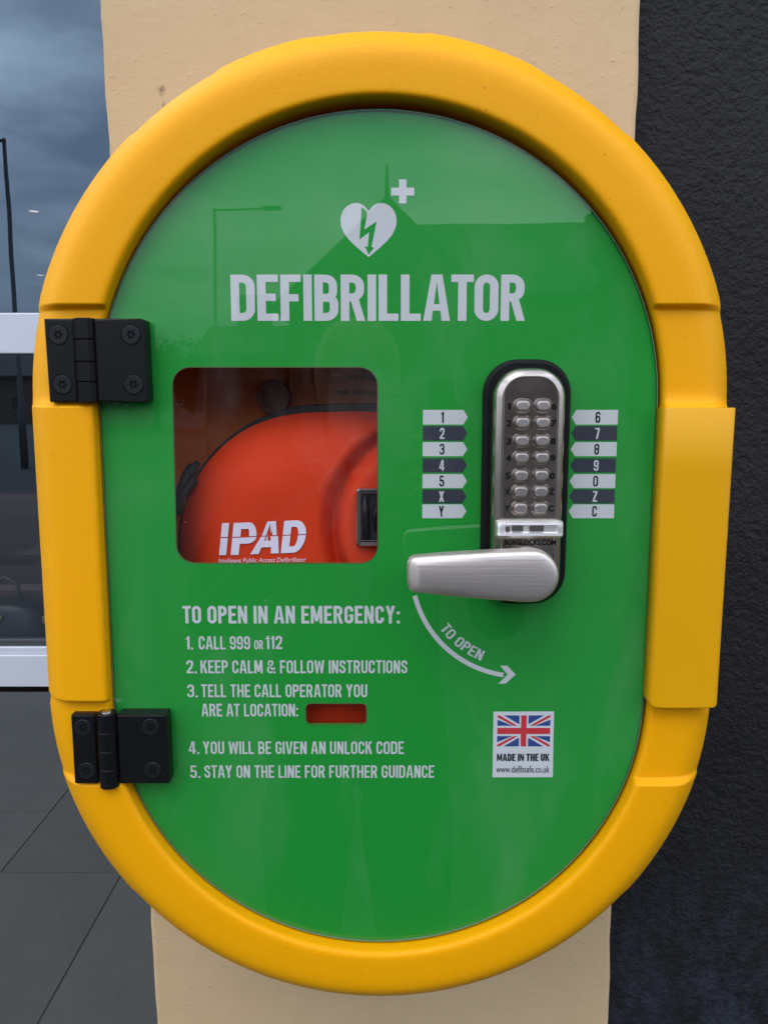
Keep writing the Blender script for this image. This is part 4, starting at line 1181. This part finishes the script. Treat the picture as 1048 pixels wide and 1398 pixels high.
# a van parked by the kerb
vx, vy = -14.3, -15.5
van = thing('parked_van', (vx, vy, -.16), 'blue grey van parked side-on across the car park', 'van')
prof = [(-2.3, .25), (2.3, .25), (2.35, .9), (1.7, 1.1), (1.15, 1.85), (-2.25, 1.9), (-2.35, 1.0)]
MB().loops([[(vx + a, vy + .9 * s_, b - .1) for a, b in prof] for s_ in (-1, 1)]).build('body', M['carpaint'], van)
for a, b in ((-2.0, -1.0), (-.9, .1), (.2, 1.15)):
    MB().box((vx + a, vy + .9, 1.05), (vx + b, vy + .915, 1.6), .004).build('window', M['carglass'], van)
for a in (-1.45, 1.45):
    for s_ in (-.8, .82):
        wv = MB(); wv.loops([[(vx + a + r_ * cos(2 * pi * k / 24), vy + s_ + y_, .16 + r_ * sin(2 * pi * k / 24)) for k in range(24)] for r_, y_ in ((.28, -.1), (.32, -.07), (.32, .07), (.28, .1))])
        wv.build('wheel', M['tyre'], van)
for a in (-2.33, 2.36): MB().box((vx + a - .03, vy + .5, .65), (vx + a + .03, vy + .8, .8)).build('headlight', M['frame'], van)

# --- the person taking the picture
per = thing('person', (0, -.98, 0), 'person in a dark coat holding up a phone in front of the cabinet', 'person')
def skin(name, chain, m, parent, sub=2, root=0):
    """chain: {name: (pos, radius, parent name)}"""
    keys = list(chain); idx = {k: i for i, k in enumerate(keys)}; off = parent_world(parent)
    me = bpy.data.meshes.new(name)
    me.from_pydata([tuple(Vector(chain[k][0]) - off) for k in keys], [(idx[k], idx[chain[k][2]]) for k in keys if chain[k][2]], [])
    me.materials.append(m)
    o = bpy.data.objects.new(name, me); SC.collection.objects.link(o); o.parent = parent
    sk = o.modifiers.new('skin', 'SKIN'); sk.use_smooth_shade = True
    lay = me.skin_vertices[0] if me.skin_vertices else None
    if lay is None:
        bpy.context.view_layer.objects.active = o
        bpy.ops.object.modifier_remove(modifier='skin'); bpy.ops.object.modifier_add(type='SKIN'); lay = me.skin_vertices[0]
    for i, k in enumerate(keys):
        r_ = chain[k][1]; lay.data[i].radius = r_ if isinstance(r_, tuple) else (r_, r_); lay.data[i].use_root = (i == root)
    ss = o.modifiers.new('sub', 'SUBSURF'); ss.levels = sub; ss.render_levels = sub
    return o
PX = -.05
B = {'pelvis': ((PX, -1.0, .90), (.17, .12), None), 'waist': ((PX, -1.0, 1.05), (.16, .12), 'pelvis'), 'chest': ((PX, -1.0, 1.22), (.19, .13), 'waist'),
     'neckb': ((PX, -.99, 1.36), (.10, .08), 'chest'), 'neck': ((PX, -.97, 1.42), (.058, .058), 'neckb')}
for s_, n_ in ((1, 'R'), (-1, 'L')):
    B.update({'sh' + n_: ((PX + .19 * s_, -1.0, 1.33), .075, 'chest'), 'ua' + n_: ((PX + .25 * s_, -.95, 1.20), .062, 'sh' + n_), 'el' + n_: ((PX + .26 * s_, -.86, 1.11), .052, 'ua' + n_),
              'fa' + n_: ((.17 * s_ - .01, -.70, 1.26), .044, 'el' + n_), 'wr' + n_: ((.085 * s_ + .012, -.585, 1.375), .032, 'fa' + n_),
              'hip' + n_: ((PX + .095 * s_, -1.0, .82), .105, 'pelvis'), 'kn' + n_: ((PX + .11 * s_, -.98, .46), .068, 'hip' + n_), 'ca' + n_: ((PX + .115 * s_, -1.0, .31), .062, 'kn' + n_), 'an' + n_: ((PX + .12 * s_, -1.01, .10), .045, 'ca' + n_)})
skin('body', B, M['coat'], per)
def legs(s_, n_):
    return skin('trouser_leg', {'a': ((PX + .095 * s_, -1.0, .79), .115, None), 'b': ((PX + .11 * s_, -.98, .46), .082, 'a'), 'c': ((PX + .115 * s_, -1.0, .31), .075, 'b'), 'd': ((PX + .12 * s_, -1.01, .09), .062, 'c')}, M['jeans'], per)
legs(1, 'R'); legs(-1, 'L')
for s_ in (1, -1):
    skin('shoe', {'a': ((PX + .12 * s_, -1.05, .05), (.045, .045), None), 'b': ((PX + .125 * s_, -.95, .045), (.05, .04), 'a'), 'c': ((PX + .135 * s_, -.84, .04), (.045, .03), 'b')}, M['shoe'], per)
# head: shaped from rings, with nose, ears, eyes and hair
hc = Vector((-.045, -.955, 1.535)); hd = MB(); ls = []
for k in range(15):
    t = k / 14; z = -.125 + .25 * t
    wv = sqrt(max(.02, 1 - (2 * t - 1) ** 2)); wx = .078 * (wv ** .8) * (.80 + .28 * min(1, t * 1.5)); wy = .098 * (wv ** .8)
    ring = []
    for j in range(28):
        a = 2 * pi * j / 28; x = wx * cos(a); y = wy * sin(a)
        if sin(a) > .9 and .36 < t < .56: y += .018 * (1 - (t - .36) / .2) * (sin(a) - .9) * 10     # nose
        if sin(a) > .6 and .52 < t < .62: y -= .006                                                  # eye line
        if sin(a) > .6 and .20 < t < .30: y += .004                                                  # lips
        ring.append((hc.x + x, hc.y + y, hc.z + z))
    ls.append(ring)
hd.loops(ls, smooth=True)
head = hd.build('head', M['skin'], per)
for s_ in (-1, 1):
    MB().loops([[(hc.x + s_ * .030 + a_ * cos(2 * pi * k / 12), hc.y + .083 + b_, hc.z + .012 + a_ * .6 * sin(2 * pi * k / 12)) for k in range(12)] for a_, b_ in ((.012, 0), (.010, .006), (.004, .008))], smooth=True).build('eye', M['white'], head)
    MB().loops([[(hc.x + s_ * (.076 + c_), hc.y - .01 + a_ * cos(2 * pi * k / 12), hc.z + a_ * 1.6 * sin(2 * pi * k / 12)) for k in range(12)] for a_, c_ in ((.014, -.004), (.018, .006), (.012, .010))], smooth=True).build('ear', M['skin'], head)
hr = MB(); ls = []
for k in range(9):
    t = k / 8; z = .0 + .142 * t; wv = sqrt(max(.015, 1 - t * t)); ls.append([(hc.x + .089 * wv * cos(a), hc.y - .012 + .104 * wv * sin(a) - (.03 * (1 - t) if sin(a) > .3 else 0), hc.z + z) for a in (2 * pi * j / 24 for j in range(24))])
hr.loops(ls, smooth=True); hr.build('hair', M['hair'], head)
# hands round the phone
for s_ in (1, -1):
    px = .0125 + s_ * .037
    W_ = (.085 * s_ + .012, -.585, 1.375)
    H = {'w': (W_, .028, None), 'p': ((.062 * s_ + .012, -.555, 1.395), (.036, .018), 'w'), 'q': ((.053 * s_ + .012, -.535, 1.415), (.036, .016), 'p')}
    for i, (dz, ln) in enumerate(((.034, .9), (.013, 1.0), (-.008, .95), (-.028, .75))):
        k = 'f%d' % i
        H[k + 'a'] = ((px + s_ * .012, -.518, 1.415 + dz), .0085, 'q'); H[k + 'b'] = ((px + s_ * .006, -.503 + .0, 1.42 + dz), .0078, k + 'a'); H[k + 'c'] = ((px - s_ * .014 * ln, -.4965 + .002, 1.424 + dz), .0068, k + 'b')
    H['t0'] = ((px + s_ * .008, -.545, 1.375), .011, 'p'); H['t1'] = ((px - s_ * .003, -.528, 1.385), .0095, 't0'); H['t2'] = ((px - s_ * .018, -.519, 1.40), .0085, 't1')
    skin('hand', H, M['skin'], per)
ph = thing('phone', (.0125, -.508, 1.36), 'dark phone held upright by the person in front of the cabinet', 'phone')
g = MB(); g.loops([[(x / 1000, y, z / 1000) for x, z in rrect(-24, 1362, 49, 1513, 9, 6)] for y in (-.5128, -.5048)])
g.build('phone_body', M['shoe'], ph)
MB().loops([[(x / 1000, y, z / 1000) for x, z in circ(3.5, 1500, 6, 20)] for y in (-.5048, -.5036)]).build('lens_ring', M['steel'], ph)
